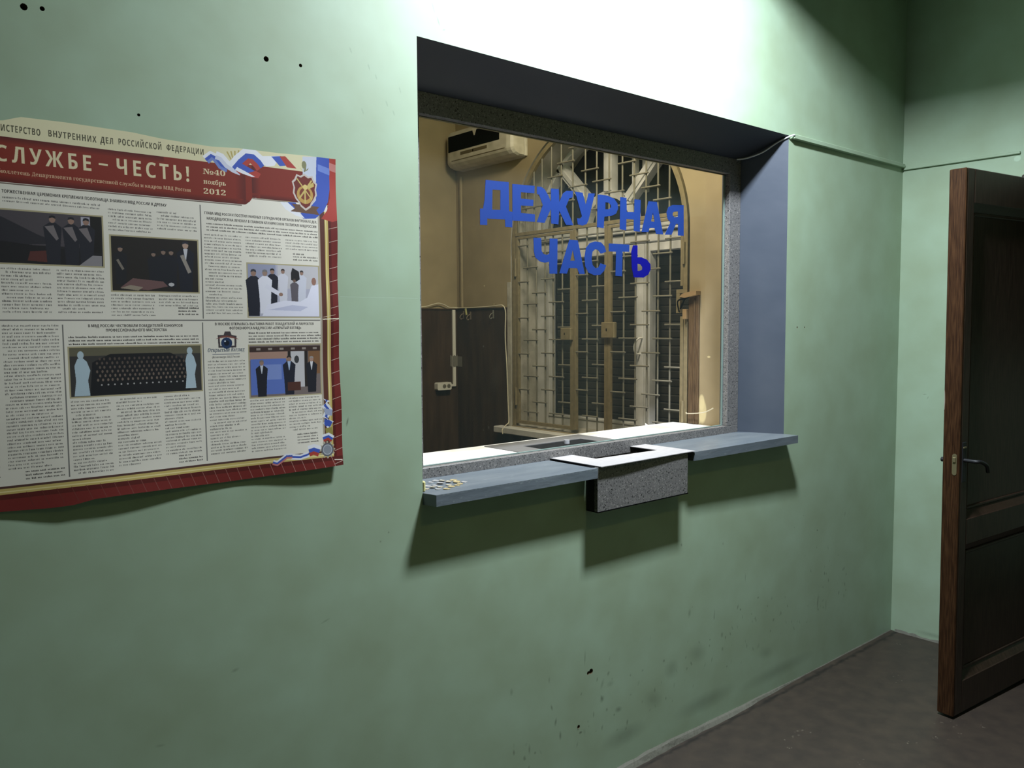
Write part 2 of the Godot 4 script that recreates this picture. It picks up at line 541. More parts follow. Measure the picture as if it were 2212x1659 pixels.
	mat("tape", c8(122, 118, 108), 0.25)
	mat("cable_cream", c8(214, 206, 182), 0.5)
	mat("cable_white", c8(200, 205, 205), 0.4)
	mat("letter_blue", Color(0.0085, 0.032, 0.165).linear_to_srgb(), 0.4)
	mat("letter_dark_blue", Color(0.0015, 0.0015, 0.15).linear_to_srgb(), 0.35)
	mat("silver_coin", c8(150, 151, 150), 0.5, 0.3)
	mat("brass_coin", c8(158, 146, 108), 0.5, 0.3)
	mat("pale_coin", c8(160, 155, 138), 0.5, 0.3)
	mat("putty", c8(200, 196, 130), 0.8)
	var wood := mat("dark_wood", Color(0.05, 0.03, 0.02).linear_to_srgb(), 0.42)
	triplanar(wood, noise_tex(0.02, 71, Color(0.55, 0.5, 0.45), Color(1, 1, 1), 512, 5), Vector3(9.0, 0.7, 9.0), false)
	var gloss: StandardMaterial3D = wood.duplicate()
	gloss.roughness = 0.3
	M["moulding_wood"] = gloss
	var edge := mat("edge_wood", Color(0.066, 0.031, 0.012).linear_to_srgb(), 0.5)
	edge.metallic_specular = 0.3
	triplanar(edge, noise_tex(0.02, 72, Color(0.5, 0.45, 0.42), Color(1, 1, 1), 512, 5), Vector3(12.0, 0.9, 12.0), false)
	var batten := mat("batten_wood", Color(0.16, 0.1, 0.047).linear_to_srgb(), 0.65)
	triplanar(batten, noise_tex(0.02, 73, Color(0.6, 0.55, 0.5), Color(1, 1, 1), 512, 5), Vector3(12.0, 0.9, 12.0), false)
	mat("pale_wood", c8(158, 130, 92), 0.7)
	mat("brass", c8(140, 132, 100), 0.4, 0.7)
	mat("lamp_housing", c8(105, 106, 105), 0.5)
	var glow := mat("lamp_diffuser", c8(240, 244, 242), 0.5)
	glow.emission_enabled = true
	glow.emission = Color(0.95, 1.0, 0.98)
	glow.emission_energy_multiplier = 1.5


# ------------------------------------------------------------------ shell

func cutter(comb: CSGCombiner3D, called: String, poly: PackedVector2Array, xf: Transform3D, depth: float, m: Material) -> void:
	var c := CSGMesh3D.new()
	c.name = called
	c.mesh = prism(new_st(), poly, xf, depth).commit()
	c.material = m
	c.operation = CSGShape3D.OPERATION_SUBTRACTION
	comb.add_child(c, true)


func csg_wall(called: String, a: Vector3, b: Vector3, m: Material, label: String) -> CSGCombiner3D:
	var comb := CSGCombiner3D.new()
	comb.name = numbered(called)
	comb.set_meta("kind", "structure")
	comb.set_meta("label", label)
	var bx := CSGBox3D.new()
	bx.name = "slab"
	bx.size = (b - a).abs()
	bx.position = (a + b) * 0.5
	bx.material = m
	comb.add_child(bx)
	return comb


func shell() -> void:
	# the hatch wall, with its splayed opening and the holes drilled in it
	var w := csg_wall("wall_front", Vector3(-4.5, 0, -0.26), Vector3(4.004, 3.2, 0), M.green_paint, "green painted wall with the duty room hatch")
	var f := CSGMesh3D.new()
	f.name = "splay"
	var st := new_st()
	var lo := [Vector3(1.2407, 1.03, 0.01), Vector3(3.0111, 1.03, 0.01), Vector3(3.0111, 2.2492, 0.01), Vector3(1.2407, 2.2492, 0.01)]
	var hi := [Vector3(1.30, 1.03, -0.17), Vector3(2.937, 1.03, -0.17), Vector3(2.937, 2.166, -0.17), Vector3(1.30, 2.166, -0.17)]
	quad(st, lo[0], lo[1], lo[2], lo[3], Vector3(0, 0, 1))
	quad(st, hi[0], hi[1], hi[2], hi[3], Vector3(0, 0, -1))
	for i in 4:
		var j := (i + 1) % 4
		quad(st, lo[i], lo[j], hi[j], hi[i], (lo[i] + lo[j]) * 0.5 - Vector3(2.1, 1.6, 0))
	f.mesh = st.commit()
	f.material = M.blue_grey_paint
	f.operation = CSGShape3D.OPERATION_SUBTRACTION
	w.add_child(f)
	var back := CSGBox3D.new()
	back.name = "frame_recess"
	back.size = Vector3(1.637, 1.136, 0.2)
	back.position = Vector3((1.30 + 2.937) * 0.5, (1.03 + 2.166) * 0.5, -0.265)
	back.material = M.blue_grey_paint
	back.operation = CSGShape3D.OPERATION_SUBTRACTION
	w.add_child(back)
	var well := CSGBox3D.new()
	well.name = "tray_well"
	well.size = Vector3(0.42, 0.13, 0.2)
	well.position = Vector3(2.1, 0.98, -0.09)
	well.material = M.grime
	well.operation = CSGShape3D.OPERATION_SUBTRACTION
	w.add_child(well)
	for h in [[0.354, 2.105, 0.0065, 0.03], [0.385, 2.109, 0.0045, 0.03], [0.834, 2.105, 0.0062, 0.03], [0.918, 2.107, 0.0042, 0.03], [0.554, 1.937, 0.0032, 0.02], [3.094, 1.488, 0.004, 0.015], [3.151, 1.488, 0.003, 0.015], [1.889, 0.387, 0.009, 0.012], [1.876, 0.385, 0.006, 0.006], [1.832, 0.221, 0.006, 0.006]]:
		var c := CSGCylinder3D.new()
		c.name = "nail_hole"
		c.radius = h[2]
		c.height = h[3] * 2.0
		c.sides = 10
		c.rotation = Vector3(PI / 2, 0, 0)
		c.position = Vector3(h[0], h[1], 0)
		c.material = M.grime
		c.operation = CSGShape3D.OPERATION_SUBTRACTION
		w.add_child(c, true)
	add_child(w)

	# right end wall with the doorway
	var e := csg_wall("wall_right", Vector3(4.004, 0, -0.26), Vector3(4.16, 3.2, 4.8), M.green_paint_side, "green painted end wall behind the open door")
	var dw := CSGBox3D.new()
	dw.name = "doorway"
	dw.size = Vector3(0.4, 2.06, 0.84)
	dw.position = Vector3(4.08, 1.03, 1.027)
	dw.material = M.green_paint_side
	dw.operation = CSGShape3D.OPERATION_SUBTRACTION
	e.add_child(dw)
	add_child(e)
	struct("wall_left", span(Vector3(-4.65, 0, -0.26), Vector3(-4.5, 3.2, 4.8)), M.green_paint_side, "green painted corridor wall at the far left end")
	struct("wall_back", span(Vector3(-4.65, 0, 4.8), Vector3(4.16, 3.2, 4.95)), M.green_paint_side, "green painted corridor wall opposite the hatch")
	struct("floor", span(Vector3(-4.65, -0.1, -0.26), Vector3(5.6, 0, 4.95)), M.brown_floor, "worn dark brown corridor floor")
	struct("ceiling", span(Vector3(-4.65, 3.2, -0.26), Vector3(5.6, 3.3, 4.95)), M.ceiling_white, "whitewashed corridor ceiling")
	# a dark lobby beyond the doorway
	struct("wall_lobby_end", span(Vector3(5.5, 0, 0.2), Vector3(5.6, 3.2, 2.0)), M.green_paint_side)
	struct("wall_lobby_near", span(Vector3(4.16, 0, 1.9), Vector3(5.5, 3.2, 2.0)), M.green_paint_side)
	struct("wall_lobby_far", span(Vector3(4.16, 0, 0.2), Vector3(5.5, 3.2, 0.3)), M.green_paint_side)
	# a mortar fillet at the foot of the hatch wall
	st = new_st()
	var prev := []
	for i in 121:
		var x := -1.4 + 5.4 * i / 120.0
		var k := 1.0 - smoothstep(2.3, 3.3, x) * 0.85
		var hh := (0.021 + 0.004 * sin(x * 9.0) + rng.randf_range(-0.003, 0.003)) * k
		var dd := (0.02 + 0.004 * sin(x * 7.0 + 1.0) + rng.randf_range(-0.004, 0.004)) * k
		var cur := [Vector3(x, hh, 0.0), Vector3(x, hh * 0.75, dd * 0.45), Vector3(x, 0.0, dd)]
		if prev.size():
			for j in 2:
				quad(st, prev[j], prev[j + 1], cur[j + 1], cur[j], Vector3(0, 1, 1))
		prev = cur
	struct("baseboard_front", st, M.plaster_edge, "rough mortar fillet along the foot of the green wall")
	st = new_st()
	prev = []
	for i in 31:
		var z := 0.02 + 0.5 * i / 30.0
		var hh := 0.009 + rng.randf_range(-0.004, 0.004)
		var cur := [Vector3(4.004, hh, z), Vector3(3.996, 0.0, z)]
		if prev.size():
			quad(st, prev[0], prev[1], cur[1], cur[0], Vector3(-1, 1, 0))
		prev = cur
	struct("baseboard_right", st, M.plaster_edge, "crumbling pale edge along the foot of the end wall")


func hatch() -> void:
	# the lintel underside gets a near-black sheet with its shade painted in
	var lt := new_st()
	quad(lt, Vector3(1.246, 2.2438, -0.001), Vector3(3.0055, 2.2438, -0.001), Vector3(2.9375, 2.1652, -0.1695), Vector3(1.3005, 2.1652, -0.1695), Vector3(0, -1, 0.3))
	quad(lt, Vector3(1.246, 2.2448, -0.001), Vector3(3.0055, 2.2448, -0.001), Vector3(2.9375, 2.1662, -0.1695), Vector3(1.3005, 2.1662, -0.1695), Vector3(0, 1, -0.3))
	struct("trim_5", lt, M.lintel_painted_shade, "underside of the hatch lintel, its shade painted in near-black")
	# laminate frame round the pane
	var t := thing("hatch_window", "glazed hatch with grey speckled laminate frame, between corridor and duty room", "window", Vector3(2.1, 1.07, -0.185))
	var off := -t.position
	for r in [["top_rail", 1.30, 2.937, 2.103, 2.166], ["bottom_rail", 1.30, 2.937, 1.04, 1.088], ["side_rail", 2.862, 2.937, 1.088, 2.103], ["side_rail", 1.30, 1.365, 1.088, 2.103]]:
		obj(r[0], box(new_st(), Vector3((r[1] + r[2]) * 0.5, (r[3] + r[4]) * 0.5, -0.187) + off, Vector3(r[2] - r[1], r[4] - r[3], 0.034), 0.0015), M.speckled_laminate, t)
	obj("glazing_bead", span(Vector3(1.365, 1.088, -0.1995) + off, Vector3(2.862, 1.0915, -0.1925) + off, 0.0008), M.glass_edge, t)
	obj("glazing_bead", span(Vector3(2.857, 1.0915, -0.1995) + off, Vector3(2.862, 2.103, -0.1925) + off, 0.0008), M.glass_edge, t)
	obj("glazing_bead", span(Vector3(1.365, 2.0995, -0.1995) + off, Vector3(2.857, 2.103, -0.1925) + off, 0.0008), M.brass, t)
	obj("glass_pane", span(Vector3(1.366, 1.092, -0.1965) + off, Vector3(2.857, 2.0993, -0.1955) + off), M.window_glass, t)
	# two painted sill boards with the tray between them
	var s := new_st()
	prism(s, PackedVector2Array([Vector2(1.244, 0.0), Vector2(1.254, 0.048), Vector2(1.888, 0.05), Vector2(1.888, 0.035), Vector2(1.862, 0.028), Vector2(1.862, -0.169), Vector2(1.3, -0.169)]), Transform3D(Basis(Vector3(1, 0, 0), Vector3(0, 0, 1), Vector3(0, -1, 0)), Vector3(0, 1.057, 0)), 0.031)
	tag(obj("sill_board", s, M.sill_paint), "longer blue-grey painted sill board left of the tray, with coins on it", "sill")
	s = new_st()
	prism(s, PackedVector2Array([Vector2(2.352, 0.052), Vector2(3.014, 0.06), Vector2(3.008, 0.0), Vector2(2.937, -0.169), Vector2(2.35, -0.169), Vector2(2.35, 0.03)]), Transform3D(Basis(Vector3(1, 0, 0), Vector3(0, 0, 1), Vector3(0, -1, 0)), Vector3(0, 1.058, 0)), 0.031)
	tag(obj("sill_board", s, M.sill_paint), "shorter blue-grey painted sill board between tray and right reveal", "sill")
	# transfer tray: a box sunk through the sill, under a steel cover plate
	var tr := thing("transfer_tray", "speckled transfer tray box with flat steel cover plate in the sill", "tray", Vector3(2.1, 1.06, -0.05))
	off = -tr.position
	var body := new_st()
	span(Vector3(1.866, 0.918, 0.035) + off, Vector3(2.318, 1.0595, 0.05) + off, 0.001, body)
	obj("front_panel", body, M.speckled_laminate, tr)
	for x in [1.866, 2.312]:
		obj("side_panel", span(Vector3(x, 0.92, 0.0005) + off, Vector3(x + 0.006, 1.0585, 0.035) + off), M.dark_steel, tr)
	var trough := new_st()
	span(Vector3(1.90, 0.925, -0.165) + off, Vector3(2.3, 0.93, 0.034) + off, 0.0, trough)
	span(Vector3(1.895, 0.925, -0.165) + off, Vector3(1.90, 1.0585, 0.034) + off, 0.0, trough)
	span(Vector3(2.3, 0.925, -0.165) + off, Vector3(2.305, 1.0585, 0.034) + off, 0.0, trough)
	obj("trough", trough, M.dark_steel, tr)
	obj("bottom_edge", span(Vector3(1.866, 0.9165, 0.0005) + off, Vector3(2.318, 0.9195, 0.052) + off), M.black, tr)
	var xz := Transform3D(Basis(Vector3(1, 0, 0), Vector3(0, 0, 1), Vector3(0, -1, 0)), Vector3(0, 1.0635, 0) + off)
	var plate := new_st()
	var f := 0.002
	for q in [[1.87, -0.169, 1.972, 0.062], [2.267, -0.169, 2.352, 0.056]]:
		prism(plate, PackedVector2Array([Vector2(q[0], q[1]), Vector2(q[2], q[1]), Vector2(q[2], q[3]), Vector2(q[0], q[3])]), xz, f)
	prism(plate, PackedVector2Array([Vector2(1.972, -0.058), Vector2(2.267, -0.045), Vector2(2.267, 0.056), Vector2(1.972, 0.062)]), xz, f)
	obj("cover_plate", plate, M.brushed_steel, tr)
	# counter board on the duty side, its own plate and knob
	tag(obj("counter_top", span(Vector3(1.0, 1.018, -0.634), Vector3(3.098, 1.0475, -0.206), 0.003), M.counter_white), "bright white counter top behind the hatch glass", "counter")
	var ip := thing("inner_tray_plate", "steel tray plate with a dark slot lying on the white counter", "tray", Vector3(2.19, 1.0475, -0.5))
	off = -ip.position
	plate = new_st()
	xz = Transform3D(Basis(Vector3(1, 0, 0), Vector3(0, 0, 1), Vector3(0, -1, 0)), Vector3(0, 1.0505, 0) + off)
	for q in [[1.94, -0.605, 2.045, -0.21], [2.35, -0.605, 2.44, -0.21], [2.045, -0.605, 2.35, -0.505]]:
		prism(plate, PackedVector2Array([Vector2(q[0], q[1]), Vector2(q[2], q[1]), Vector2(q[2], q[3]), Vector2(q[0], q[3])]), xz, 0.003)
	obj("plate", plate, M.worn_steel, ip)
	obj("slot", span(Vector3(2.045, 1.0477, -0.505) + off, Vector3(2.35, 1.0483, -0.21) + off), M.black, ip)
	var kn := new_st()
	tube(kn, [Vector3(2.223, 1.0485, -0.452) + off, Vector3(2.223, 1.056, -0.452) + off, Vector3(2.223, 1.0625, -0.452) + off], 0.0115, 16)
	obj("knob", kn, M.chrome, ip)
	tag(obj("putty_lump", span(Vector3(1.2505, 1.0575, -0.03), Vector3(1.2605, 1.086, -0.008), 0.003), M.putty), "small yellowish putty lump at the left foot of the hatch reveal", "putty")
	# paper scrap on the counter
	var sc := new_st()
	tri(sc, Vector3(2.86, 1.048, -0.6), Vector3(2.89, 1.048, -0.6), Vector3(2.865, 1.063, -0.605), Vector3(0, 0, 1))
	prism(sc, PackedVector2Array([Vector2(2.85, -0.6), Vector2(2.93, -0.6), Vector2(2.93, -0.5), Vector2(2.85, -0.5)]), Transform3D(Basis(Vector3(1, 0, 0), Vector3(0, 0, 1), Vector3(0, -1, 0)), Vector3(0, 1.0485, 0)), 0.0006)
	tag(obj("paper_sheet", sc, M.white_plastic), "scrap of white paper with a raised corner on the counter's far edge", "paper")


func fixture(label: String, at: Vector3, size: Vector2, half: float, lip: float, sz: float) -> void:
	# a wide hood open at the bottom: the light sits inside, the end skirts cut its beam off
	var t := thing("hooded_lamp", label, "lamp", at)
	var h := 0.09
	var st := new_st()
	span(Vector3(-half, h - 0.008, -sz), Vector3(half, h, sz), 0.0, st)
	for q in [[-half, -sz, -half + 0.006, sz, -lip], [half - 0.006, -sz, half, sz, -lip], [-half + 0.006, -sz, half - 0.006, -sz + 0.006, 0.035], [-half + 0.006, sz - 0.006, half - 0.006, sz, 0.035]]:
		span(Vector3(q[0], q[4], q[1]), Vector3(q[2], h - 0.008, q[3]), 0.0, st)
	obj("hood", st, M.lamp_housing, t)
	for k in [-1.0, 1.0]:
		obj("tube", rod(Vector3(-size.x * 0.5, 0.062, k * size.y * 0.22), Vector3(size.x * 0.5, 0.062, k * size.y * 0.22), 0.013, 12), M.lamp_diffuser, t)
	obj("stem", rod(Vector3(0, h, 0), Vector3(0, 3.2 - at.y, 0), 0.008), M.lamp_housing, t)


func lamps() -> void:
	fixture("hooded ceiling lamp hanging close to the wall above the hatch", Vector3(2.05, 3.02, 0.60), Vector2(0.34, 0.14), 0.45, 0.11, 0.42)
	fixture("hooded ceiling lamp in the middle of the corridor ceiling", Vector3(1.9, 3.02, 1.75), Vector2(0.2, 0.14), 0.45, 0.11, 0.42)
	fixture("hooded ceiling lamp over the counter inside the duty room", Vector3(2.25, 3.0, -0.55), Vector2(0.4, 0.2), 0.3, 0.0, 0.2)


# ------------------------------------------------------------------ poster: flat print, drawn in metres of the wall

var im: Image

func px(x: float) -> int:
	return int(round(x * POSTER_SCALE))


func py(y: float) -> int:
	return int(round((POSTER_TOP - y) * POSTER_SCALE))


func prect(x0: float, y0: float, x1: float, y1: float, c: Color) -> void:
	im.fill_rect(Rect2i(px(x0), py(y1), maxi(px(x1) - px(x0), 1), maxi(py(y0) - py(y1), 1)), c)


# fill closed outlines (metres) by the even-odd rule
func pfill(loops: Array, c: Color) -> void:
	var top := INF
	var bot := -INF
	var segs := []
	for lp in loops:
		var n: int = lp.size()
		for i in n:
			var a := Vector2(lp[i].x * POSTER_SCALE, (POSTER_TOP - lp[i].y) * POSTER_SCALE)
			var e: Vector2 = lp[(i + 1) % n]
			var b := Vector2(e.x * POSTER_SCALE, (POSTER_TOP - e.y) * POSTER_SCALE)
			top = minf(top, minf(a.y, b.y))
			bot = maxf(bot, maxf(a.y, b.y))
			if a.y != b.y:
				segs.append([a, b] if a.y < b.y else [b, a])
	for y in range(maxi(int(floor(top)), 0), mini(int(ceil(bot)) + 1, im.get_height())):
		var yc := y + 0.5
		var xs := []
		for s in segs:
			if yc >= s[0].y and yc < s[1].y:
				xs.append(s[0].x + (s[1].x - s[0].x) * (yc - s[0].y) / (s[1].y - s[0].y))
		xs.sort()
		for k in range(0, xs.size() - 1, 2):
			var x0 := int(round(xs[k]))
			var w := int(round(xs[k + 1])) - x0
			if w > 0:
				im.fill_rect(Rect2i(x0, y, w, 1), c)


func ppoly(pts: Array, c: Color) -> void:
	var v := []
	for i in range(0, pts.size(), 2):
		v.append(Vector2(pts[i], pts[i + 1]))
	pfill([v], c)


func poval(x: float, y: float, rx: float, ry: float, c: Color) -> void:
	var v := []
	for i in 20:
		v.append(Vector2(x + cos(TAU * i / 20.0) * rx, y + sin(TAU * i / 20.0) * ry))
	pfill([v], c)


func pline(x0: float, y0: float, x1: float, y1: float, w: float, c: Color) -> void:
	var d := Vector2(x1 - x0, y1 - y0).normalized().orthogonal() * w * 0.5
	pfill([[Vector2(x0, y0) + d, Vector2(x1, y1) + d, Vector2(x1, y1) - d, Vector2(x0, y0) - d]], c)


# a band along a path, split in white, blue and red from its upper to its lower edge
func ribbon(path: Array, w: float, cols: Array) -> void:
	for k in cols.size():
		var t0 := 0.5 - float(k) / cols.size()
		var t1 := 0.5 - float(k + 1) / cols.size()
		var a := []
		var b := []
		for i in path.size():
			var p0: Vector2 = path[maxi(i - 1, 0)]
			var p1: Vector2 = path[mini(i + 1, path.size() - 1)]
			var n := (p1 - p0).normalized().orthogonal()
			if n.y < 0:
				n = -n
			a.append(path[i] + n * w * t0)
			b.append(path[i] + n * w * t1)
		b.reverse()
		pfill([a + b], cols[k])


# lettering from the font's own outlines; cap height and total width in metres
func ptext(font: SystemFont, text: String, x: float, y: float, cap: float, width: float, c: Color, slant := 0.0, track := 0.0) -> void:
	var ts := TextServerManager.get_primary_interface()
	var rid: RID = font.get_rids()[0]
	var pen := 0.0
	var glyphs := []
	for i in text.length():
		var g := ts.font_get_glyph_index(rid, 64, text.unicode_at(i), 0)
		glyphs.append([g, pen])
		pen += ts.font_get_glyph_advance(rid, 64, g).x + (track * 64.0 if i < text.length() - 1 else 0.0)
	var sx := width / pen
	var sy := cap / (64.0 * 0.714)
	for e in glyphs:
		var ct := ts.font_get_glyph_contours(rid, 64, e[0])
		if not ct.has("points"):
			continue
		var loops := []
		var start := 0
		for last in ct.contours:
			var raw := []
			for i in range(start, last + 1):
				raw.append(ct.points[i])
			start = last + 1
			# quadratic outlines: add the implied points, then sample each curve
			var full := []
			for i in raw.size():
				var a: Vector3 = raw[i]
				var b: Vector3 = raw[(i + 1) % raw.size()]
				full.append(a)
				if int(a.z) == 0 and int(b.z) == 0:
					full.append(Vector3((a.x + b.x) * 0.5, (a.y + b.y) * 0.5, 1))
			var first := 0
			while first < full.size() and int(full[first].z) == 0:
				first += 1
			var lp := []
			for i in full.size():
				var a: Vector3 = full[(first + i) % full.size()]
				var q := Vector2(a.x, a.y)
				if int(a.z) == 0:
					var p0: Vector3 = full[(first + i - 1 + full.size()) % full.size()]
					var p1: Vector3 = full[(first + i + 1) % full.size()]
					for t in [0.33, 0.67]:
						var u := Vector2(p0.x, p0.y).lerp(q, t)
						lp.append(u.lerp(q.lerp(Vector2(p1.x, p1.y), t), t))
				else:
					lp.append(q)
			for i in lp.size():
				lp[i] = Vector2(x + (e[1] + lp[i].x) * sx - lp[i].y * sy * slant, y - lp[i].y * sy)
			loops.append(lp)
		pfill(loops, c)


# illegible body print: rows of letter-like strokes
func pcolumn(x0: float, y0: float, x1: float, y1: float, c: Color, pitch := 0.0068, bold := 0) -> void:
	var y := y0
	var row := 0
	var pxw := 1.0 / POSTER_SCALE
	while y - 0.004 > y1:
		var x := x0 + (0.008 if rng.randf() < 0.12 else 0.0)
		var stop := x1 if rng.randf() > 0.1 else lerpf(x0, x1, rng.randf_range(0.4, 0.9))
		while x < stop - 0.004:
			var n := rng.randi_range(2, 9)
			for k in n:
				if x > stop - 0.002:
					break
				var h := 0.0026 + (0.001 if rng.randf() < 0.15 else 0.0)
				var v := rng.randf_range(-0.06, 0.08)
				var cc := Color(c.r + v, c.g + v, c.b + v)
				var lo := y - 0.0036
				prect(x, lo, x + 2.0 * pxw, lo + h, cc)
				if rng.randf() < 0.75:
					prect(x + 2.0 * pxw, lo + (0.0 if rng.randf() < 0.5 else h - pxw * 2.0), x + 3.0 * pxw, lo + h, cc)
				if bold or rng.randf() < 0.3:
					prect(x + 2.0 * pxw, lo, x + 4.0 * pxw, lo + h * 0.5, cc)
				x += 0.0026
			x += 0.0022
		y -= pitch
		row += 1


func person(x: float, y: float, h: float, coat: Color, skin: Color, hair: Color, shirt := Color(0, 0, 0, 0)) -> void:
	# a printed figure: feet at y
	var w := h * 0.15
	ppoly([x - w * 0.8, y, x + w * 0.8, y, x + w * 0.95, y + h * 0.45, x + w * 1.15, y + h * 0.76, x + w * 0.4, y + h * 0.85, x - w * 0.4, y + h * 0.85, x - w * 1.15, y + h * 0.76, x - w * 0.95, y + h * 0.45], coat)
	if shirt.a > 0.0:
		ppoly([x - w * 0.3, y + h * 0.85, x + w * 0.3, y + h * 0.85, x + w * 0.05, y + h * 0.62, x - w * 0.05, y + h * 0.62], shirt)
	poval(x, y + h * 0.92, h * 0.06, h * 0.075, skin)
	ppoly([x - h * 0.065, y + h * 0.93, x - h * 0.05, y + h * 0.985, x, y + h * 1.0, x + h * 0.05, y + h * 0.985, x + h * 0.065, y + h * 0.93, x, y + h * 0.955], hair)


func poster_print() -> Image:
	im = Image.create_empty(2048, 1560, false, Image.FORMAT_RGB8)
	var cream := c8(214, 208, 168)
	var page := c8(226, 222, 206)
	var red := c8(126, 40, 26)
	var deep := c8(86, 26, 22)
	var gold := c8(196, 176, 104)
	var ink := c8(104, 101, 95)
	var dark := c8(62, 58, 54)
	var wht := c8(226, 228, 232)
	var blu := c8(62, 88, 176)
	var rd := c8(168, 62, 52)
	im.fill(cream)
	prect(0.0, 1.16, 1.01, 1.79, page)
	# heading band
	prect(0.0, 1.774, 0.79, 1.858, red)
	prect(0.78, 1.791, 1.01, 1.8635, red)
	for k in 9:
		var a := k / 9.0
		prect(0.0, 1.774 + 0.012 * a, 0.782, 1.774 + 0.012 * (a + 0.112), deep.lerp(red, a))
		prect(0.0, 1.858 - 0.012 * (a + 0.112), 0.60, 1.858 - 0.012 * a, deep.lerp(red, a))
		prect(0.772 - 0.022 * (1.0 - a), 1.776, 0.774 - 0.022 * (1.0 - a) + 0.004, 1.858, red.lerp(deep, a * 0.8))
		prect(0.79 + 0.018 * a, 1.792, 0.793 + 0.018 * a, 1.862, deep.lerp(red, a))
		prect(0.905 + 0.02 * a, 1.792, 0.93, 1.863, red.lerp(deep, a))
		prect(0.79, 1.791 + 0.010 * a, 0.955, 1.791 + 0.010 * (a + 0.112), deep.lerp(red, a))
	ppoly([0.762, 1.772, 0.775, 1.775, 0.784, 1.782, 0.79, 1.790, 0.80, 1.7915, 0.80, 1.768, 0.762, 1.768], page)
	prect(0.0, 1.7705, 0.765, 1.773, c8(120, 108, 96))
	prect(0.79, 1.788, 0.90, 1.7905, c8(150, 140, 128))
	# borders: right side and foot
	prect(0.951, 1.19, 0.957, 1.775, c8(176, 166, 148))
	prect(0.956, 1.19, 0.969, 1.775, c8(92, 52, 42))
	prect(0.968, 1.18, 0.9775, 1.775, gold)
	prect(0.9705, 1.18, 0.9725, 1.775, c8(226, 214, 158))
	prect(0.9775, 1.13, 1.01, 1.79, deep)
	prect(0.985, 1.13, 1.01, 1.79, c8(112, 36, 32))
	prect(0.0, 1.197, 0.968, 1.2015, c8(84, 56, 48))
	prect(0.0, 1.186, 0.977, 1.197, gold)
	prect(0.0, 1.190, 0.977, 1.1925, c8(224, 210, 150))
	prect(0.0, 1.13, 1.01, 1.186, deep)
	prect(0.0, 1.13, 0.98, 1.176, c8(112, 34, 30))
	for k in 20:
		var y := 1.77 - k * 0.0315
		pline(0.979, y - 0.004, 1.004, y + 0.003, 0.0012, c8(196, 176, 160))
	for k in 26:
		var x := 0.97 - k * 0.026
		pline(x, 1.187, x + 0.012, 1.156, 0.0011, c8(188, 150, 138).lerp(deep, k / 28.0))
	pline(0.957, 1.519, 1.004, 1.521, 0.0025, c8(236, 228, 200))
	pline(0.958, 1.524, 0.99, 1.53, 0.0012, c8(214, 196, 170))
	pline(0.978, 1.178, 1.0, 1.176, 0.002, c8(226, 216, 200))
	# top ribbon and laurel
	for k in 7:
		pline(0.745 + k * 0.004, 1.868, 0.735 + k * 0.009, 1.892 - absf(k - 3) * 0.002, 0.003, c8(176, 160, 92))
	ribbon([Vector2(0.688, 1.862), Vector2(0.70, 1.873), Vector2(0.712, 1.868), Vector2(0.722, 1.855), Vector2(0.736, 1.85)], 0.02, [wht, blu, c8(110, 130, 190)])
	ribbon([Vector2(0.71, 1.875), Vector2(0.722, 1.872), Vector2(0.735, 1.858), Vector2(0.75, 1.85), Vector2(0.765, 1.846)], 0.018, [wht, c8(200, 204, 218)])
	ribbon([Vector2(0.75, 1.85), Vector2(0.765, 1.868), Vector2(0.78, 1.882), Vector2(0.795, 1.882), Vector2(0.808, 1.872), Vector2(0.816, 1.862)], 0.034, [wht, blu, rd])
	ppoly([0.752, 1.848, 0.768, 1.864, 0.80, 1.85, 0.806, 1.838, 0.79, 1.839, 0.77, 1.846], blu)
	ppoly([0.775, 1.842, 0.80, 1.852, 0.812, 1.846, 0.806, 1.836, 0.792, 1.836], rd)
	ppoly([0.752, 1.848, 0.757, 1.855, 0.775, 1.848, 0.798, 1.838, 0.79, 1.837, 0.768, 1.842], wht)
	ppoly([0.815, 1.886, 0.86, 1.892, 0.845, 1.868, 0.824, 1.864], wht)
	ppoly([0.838, 1.888, 0.862, 1.892, 0.88, 1.873, 0.858, 1.869], blu)
	ppoly([0.858, 1.891, 0.872, 1.893, 0.90, 1.868, 0.876, 1.868], rd)
	# flag down the right edge, behind the badge
	ppoly([0.915, 1.898, 0.955, 1.902, 0.955, 1.79, 0.915, 1.79], c8(196, 202, 214))
	ppoly([0.951, 1.903, 0.985, 1.904, 0.985, 1.83, 0.98, 1.80, 0.968, 1.776, 0.945, 1.757, 0.915, 1.754, 0.9, 1.762, 0.93, 1.78, 0.948, 1.80], blu)
	ppoly([0.984, 1.904, 1.01, 1.904, 1.01, 1.76, 0.99, 1.752, 0.96, 1.758, 0.976, 1.778, 0.985, 1.81], rd)
	ppoly([0.984, 1.892, 1.01, 1.886, 1.01, 1.868, 0.984, 1.874], c8(196, 128, 120))
	ppoly([0.954, 1.885, 0.985, 1.878, 0.985, 1.862, 0.954, 1.87], c8(110, 134, 204))
	ppoly([0.856, 1.788, 0.90, 1.79, 0.905, 1.768, 0.918, 1.755, 0.895, 1.76, 0.87, 1.772], wht)
	ppoly([0.875, 1.789, 0.895, 1.79, 0.908, 1.772, 0.892, 1.776], blu)
	# badge: shield with crossed gilt devices, a small eagle above, a ribbon below
	for k in 5:
		ppoly([0.918, 1.862, 0.905 + k * 0.0065, 1.886 - absf(k - 2) * 0.006, 0.912 + k * 0.004, 1.868], c8(122, 122, 84))
	poval(0.919, 1.879, 0.006, 0.009, c8(128, 128, 92))
	ppoly([0.882, 1.769, 0.956, 1.766, 0.948, 1.777, 0.956, 1.785, 0.885, 1.787, 0.894, 1.777], c8(104, 76, 58))
